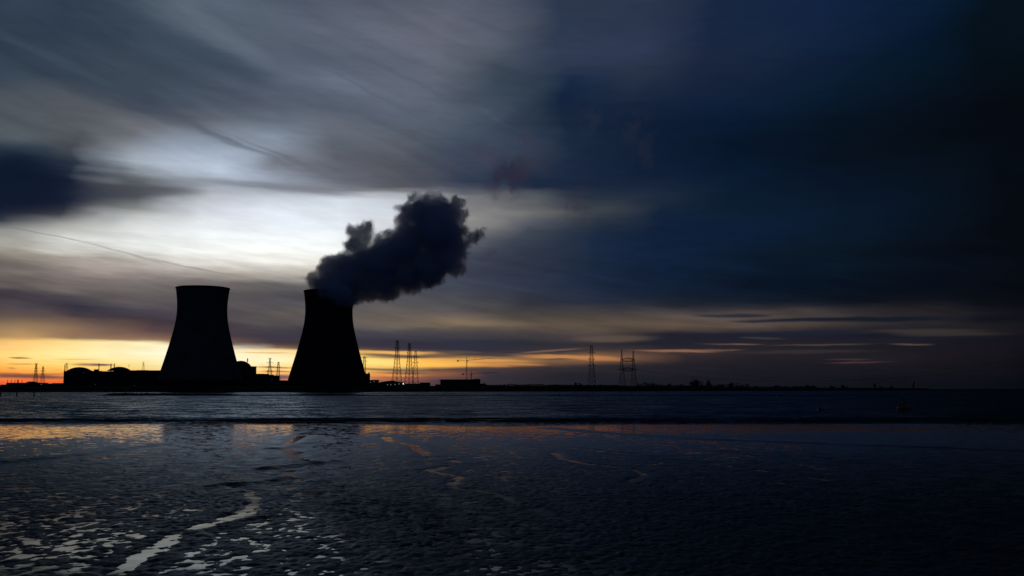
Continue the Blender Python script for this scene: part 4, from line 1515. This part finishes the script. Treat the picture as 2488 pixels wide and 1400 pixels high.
def tree_meshes(kind, seed):
    rnd = random.Random(seed)
    v, f = [], []
    # crown: leaf clumps through an uneven volume, unit height
    lobes = []
    nl = {0: 6, 1: 8, 2: 5}[kind]
    for i in range(nl):
        if kind == 2:
            lobes.append((rnd.uniform(-.08, .08), rnd.uniform(-.08, .08), 0.3 + 0.6 * i / nl, rnd.uniform(.12, .18)))
        else:
            a = rnd.uniform(0, 6.28)
            r = rnd.uniform(0.05, 0.32)
            lobes.append((r * math.cos(a), r * math.sin(a), rnd.uniform(.20, .80) - r * 0.45, rnd.uniform(.15, .25)))
    for (cx, cy, cz, R) in lobes:
        for i in range(46):
            d = Vector((rnd.gauss(0, 1), rnd.gauss(0, 1), rnd.gauss(0, 1)))
            d.normalize()
            p = Vector((cx, cy, cz)) + d * (R * rnd.uniform(0.3, 1.08))
            s = rnd.uniform(0.025, 0.06)
            n1 = Vector((rnd.gauss(0, 1), rnd.gauss(0, 1), rnd.gauss(0, 1))).normalized()
            n2 = n1.cross(Vector((rnd.gauss(0, 1), rnd.gauss(0, 1), rnd.gauss(0, 1)))).normalized()
            b = len(v)
            v += [tuple(p + n1 * s), tuple(p + n2 * s * .7), tuple(p - n1 * s), tuple(p - n2 * s * .7)]
            f.append((b, b + 1, b + 2, b + 3))
    crown = bpy.data.meshes.new("crown")
    crown.from_pydata(v, [], f)
    crown.materials.append(M_LEAF)
    tb = MB()
    tb.bar((0, 0, -0.02), (0.01, 0, 0.38), 0.055, 7, 0.035)
    tb.bar((0.01, 0, 0.38), (0.0, 0.02, 0.78), 0.035, 6, 0.008)
    for (cx, cy, cz, R) in lobes:
        tb.bar((0.005, 0, 0.25 + 0.2 * rnd.random()), (cx, cy, cz), 0.022, 5, 0.006)
    trunk = bpy.data.meshes.new("trunk")
    trunk.from_pydata(tb.v, [], tb.f)
    trunk.materials.append(M_BARK)
    return crown, trunk


for i in range(7):
    TREE_ME.append(tree_meshes([0, 1, 0, 1, 0, 1, 2][i], 30 + i))


def tree(px, ytop, label, kind=None, wide=1.0, group="trees along the far bank"):
    Y = shore_y(px) + 75 + random.uniform(-12, 40)
    zt = wz(ytop, Y, px)
    H = max(zt - GZ, 4.0)
    k = random.randrange(6) if kind is None else kind
    t = thing("tree", (wx(px, Y), Y, GZ), label, "tree", group)
    for nm, me in (("crown", TREE_ME[k][0]), ("trunk", TREE_ME[k][1])):
        o = bpy.data.objects.new(nm, me)
        COL.objects.link(o)
        o.parent = t
        o.scale = (H * wide * 1.35, H * wide * 1.35, H)
    t.rotation_euler = (0, 0, random.uniform(0, 6.28))


ORD = ["first", "second", "third", "fourth", "fifth", "sixth", "seventh", "eighth", "ninth", "tenth", "eleventh", "twelfth"]


def tree_row(lst, where):
    for i, e in enumerate(lst):
        if len(e) > 2 and isinstance(e[2], str):
            tree(e[0], e[1], e[2], e[3] if len(e) > 3 else None, e[4] if len(e) > 4 else 1.0)
        else:
            tree(e[0], e[1], "%s small tree from the left %s" % (ORD[i], where), None, e[2] if len(e) > 2 else 1.0)


tree_row([(1250, 934.5, 1.6), (1225, 936, 1.5), (1340, 933, 1.0), (1356, 932, 1.6), (1374, 935, 1.6)][::1] and [(1225, 936, 1.5), (1250, 934.5, 1.6), (1340, 933, 1.0), (1356, 932, 1.6), (1374, 935, 1.6)],
         "between the warehouse and the single pylon")
tree_row([(1398, 928, "thin tree left of the bushy one beside the single pylon", 6, .9), (1409, 928, "bushy dark tree close to the left foot of the single pylon", 1, 1.1)], "")
tree_row([(1460, 932.5, 1.3), (1478, 934.5, 1.5), (1497, 934, 1.5)], "between single pylon and twin-mast pylon")
tree_row([(1556, 928.5, 1.0), (1568, 926, 1.1), (1580, 926.5, 1.2), (1592, 932, 1.4), (1606, 929.5, 1.1), (1624, 929, 1.1), (1640, 934, 1.5), (1654, 931, 1.2), (1668, 934, 1.3)],
         "between twin-mast pylon and tallest tree")
tree_row([(1682, 917.0, "tallest and broadest tree of the far bank", 3, 0.95), (1691, 920, "rounded tree leaning on the right side of the tallest tree", 1, 0.8),
          (1703, 921, "slim tree just right of the tallest pair on the far bank", 0, 0.75), (1722, 920, "round tree standing a gap right of the tallest trees", 1, 0.85)], "")
tree_row([(1742, 929.5, 1.4), (1756, 931, 1.5), (1774, 926, 0.9), (1787, 927.5, 1.0), (1800, 931, 1.4), (1816, 929.5, 0.8), (1832, 936, 1.6)], "right of the round tree past the tallest ones")
tree_row([(1885, 932.5, 1.5), (1905, 936, 1.6), (1928, 936, 1.5), (1946, 935, 1.3), (1962, 933.0, 1.3), (1974, 936, 1.4)], "in the low row above the green buoy")
tree_row([(2023, 934.5, 1.2), (2050, 933.2, 1.4), (2140, 937.5, 1.3), (2165, 935.5, 1.0)], "near the right end of the far bank")

# low scrub along the crest
def scrub():
    rnd = random.Random(5)
    v, f = [], []
    for i in range(9000):
        px = rnd.uniform(1175, 1985)
        hgt = 0.35 + 0.65 * float(vnoise(np.array([px * 0.045]), np.array([0.5]), seed=3)[0]) + 0.35 * float(vnoise(np.array([px * 0.2]), np.array([1.5]), seed=4)[0])
        Y = shore_y(px) + rnd.uniform(28, 60)
        z0 = 3.0 if Y > shore_y(px) + 44 else wz(interp(CREST, px), Y, px) - 1.0
        top = wz(interp(CREST, px) - 3.4 * hgt ** 1.6, Y, px)
        z = z0 + (top - z0) * rnd.random() ** 0.6
        p = Vector((wx(px, Y), Y, z))
        s_ = rnd.uniform(0.5, 1.2)
        n1 = Vector((rnd.gauss(0, 1), rnd.gauss(0, 1), rnd.gauss(0, 1))).normalized()
        n2 = n1.cross(Vector((rnd.gauss(0, 1), rnd.gauss(0, 1), rnd.gauss(0, 1)))).normalized()
        b = len(v)
        v.extend([tuple(p + n1 * s_), tuple(p + n2 * s_ * .7), tuple(p - n1 * s_), tuple(p - n2 * s_ * .7)])
        f.append((b, b + 1, b + 2, b + 3))
    o = new_obj("scrub", v, f, M_LEAF)
    tag(o, "low dark scrub running along the crest of the far bank", "scrub", kind="stuff")


scrub()

# distant towers at the right end of the bank
t = thing("church_spire", (wx(2124, 2950), 2950, GZ), "small pointed spire near the right end of the far bank", "church tower")
H = wz(930.5, 2950, 2124) - GZ
MB().box(-2.6, 2.6, -2.6, 2.6, 0, H * 0.62).build("tower", M_CONC2, t)
MB().lathe([(3.1, H * 0.62 + 0.01), (0.1, H)], 8).build("spire", M_ROOF, t)
t = thing("radar_tower", (wx(2217.5, 2950), 2950, GZ), "slim square tower at the right end of the far bank", "tower")
H = wz(928.5, 2950, 2217) - GZ
MB().box(-2.0, 2.0, -2.0, 2.0, 0, H * 0.72).build("shaft", M_CONC2, t)
MB().box(-2.9, 2.9, -2.9, 2.9, H * 0.72 + .01, H * 0.95).build("lookout_room", M_CLAD, t)
MB().bar((0, 0, H * .95), (0, 0, H), 0.6).build("aerial", M_STEEL, t)

# ------------------------------------------------------------------ mooring posts, buoys, birds
for px, lab in ((1.5, "timber mooring post in the river cut by the left edge"), (40.8, "timber mooring post in the river, middle one of the three at the left"),
                (82, "timber mooring post in the river, right one of the three at the left")):
    g = ground(px, 963.2)
    t = thing("mooring_post", (g.x, g.y, -1.0), lab, "mooring post", "mooring posts in the river at the left")
    H = wz(951.5, g.y, px) + 1.0
    MB().lathe([(0.36, 0), (0.36, H - 0.25), (0.28, H)], 12).build("pile", M_WOOD, t)
    MB().lathe([(0.42, H - 0.9), (0.42, H - 0.6)], 12).build("iron_band", M_STEEL, t)


def buoy(px, ybase, ytop, halfw, label, mat, lantern):
    g = ground(px, ybase)
    t = thing("buoy", (g.x, g.y, 0), label, "buoy", "channel buoys in the river")
    k = g.y / F
    R = halfw * k
    H = wz(ytop, g.y, px)
    hb = H * (0.36 if lantern else 0.28)
    MB().lathe([(R * 0.75, -0.4), (R * 0.98, -0.1), (R, 0.15), (R, hb * 0.8), (R * 0.88, hb), (R * 0.3, hb + 0.02)], 32).build("float", mat, t, smooth=False)
    if lantern:
        MB().lathe([(R * 1.03, hb * 0.35), (R * 1.06, hb * 0.42), (R * 1.03, hb * 0.5)], 32, cap=False).build("fender_ring", M_DARK, t)
        b = MB()
        n = 6
        top = H * 0.80
        for i in range(n):
            a = 2 * math.pi * i / n
            b.bar((math.cos(a) * R * .42, math.sin(a) * R * .42, hb), (math.cos(a) * R * .17, math.sin(a) * R * .17, top), 0.07, 6)
            for f in (0.3, 0.65):
                a2 = 2 * math.pi * (i + 1) / n
                r = R * (.42 - .25 * f)
                z = hb + (top - hb) * f
                b.bar((math.cos(a) * r, math.sin(a) * r, z), (math.cos(a2) * r, math.sin(a2) * r, z), 0.05, 5)
        b.build("cage", mat, t)
        MB().lathe([(R * .2, hb + .01), (R * .24, hb + (top - hb) * .5), (R * .1, top - 0.05)], 16).build("daymark", mat, t)
        MB().lathe([(R * .14, top), (R * .14, top + .28), (R * .05, H)], 14).build("lantern", M_DARK, t)
    else:
        MB().lathe([(R * .5, hb + .01), (R * .26, H * 0.55), (R * .22, H * 0.86)], 20).build("cone", mat, t)
        MB().lathe([(R * .16, H * 0.86 + .01), (R * .14, H * .97), (R * .04, H)], 12).build("lantern", M_DARK, t)


buoy(2196.5, 998.5, 969.5, 15.8, "large reddish channel buoy with a lantern cage at the right", M_RED, True)
buoy(1992.5, 998.0, 981.5, 6.6, "small green cone-topped channel buoy left of the large buoy", M_GREEN, False)
buoy(1893.0, 962.6, 953.0, 3.6, "tiny distant buoy by the breakwater left of the green buoy", M_GREEN, False)
buoy(1358.5, 962.6, 954.0, 2.6, "tiny distant buoy by the breakwater below the trees near the single pylon", M_GREEN, False)


def bird(px, py, length, label, head=1, z=0.02):
    g = ground(px, py)
    zz = plane_z(g.y) + z
    t = thing("bird", (g.x, g.y, zz), label, "bird", "wading birds on the mudflat")
    s = length
    me = bpy.data.meshes.new("body")
    bm = bmesh.new()
    # lofted body: tail, rump, breast, neck, head, bill
    rings = [(-0.62, .30, .015), (-0.45, .30, .06), (-0.2, .30, .14), (0.05, .31, .17), (0.25, .35, .14), (0.36, .46, .075), (0.41, .57, .065), (0.46, .64, .085), (0.55, .65, .06), (0.62, .635, .022), (0.78, .61, .008)]
    seg = 10
    prev = None
    for (x, zc, r) in rings:
        ring = [bm.verts.new((head * x * s, math.cos(6.2832 * k / seg) * r * s, (zc + math.sin(6.2832 * k / seg) * r) * s)) for k in range(seg)]
        if prev:
            for k in range(seg):
                bm.faces.new((prev[k], prev[(k + 1) % seg], ring[(k + 1) % seg], ring[k]))
        else:
            bm.faces.new(ring)
        prev = ring
    bm.faces.new(prev)
    bm.normal_update()
    bm.to_mesh(me)
    bm.free()
    me.materials.append(M_BIRD)
    o = bpy.data.objects.new("body", me)
    COL.objects.link(o)
    o.parent = t
    for sy in (-.06, .06):
        MB().bar((0, sy * s, -0.03), (0.0, sy * s, 0.2 * s), 0.03 * s + 0.006, 6).bar((0, sy * s, 0.0), (head * 0.1 * s, sy * s, -0.01), 0.02, 5).build("leg", M_BIRD, t)


bird(673.5, 1046, 0.36, "small dark bird standing on the wet mud below the gap between the towers", -1)
bird(365, 1030.0, 0.26, "tiny dark bird at the waterline, right of the other at the left", 1)
bird(315, 1030.4, 0.20, "tiny dark bird at the waterline, farther left", 1)

# ------------------------------------------------------------------ render settings
sc.render.engine = "CYCLES"
sc.view_settings.view_transform = "Standard"
sc.view_settings.look = "None"
sc.view_settings.exposure = 0
sc.view_settings.gamma = 1
cy = sc.cycles
cy.max_bounces = 10
cy.diffuse_bounces = 2
cy.glossy_bounces = 3
cy.transmission_bounces = 2
cy.transparent_max_bounces = 16
cy.volume_bounces = 8
cy.sample_clamp_indirect = 4.0
cy.caustics_reflective = False
cy.caustics_refractive = False
cy.use_denoising = True
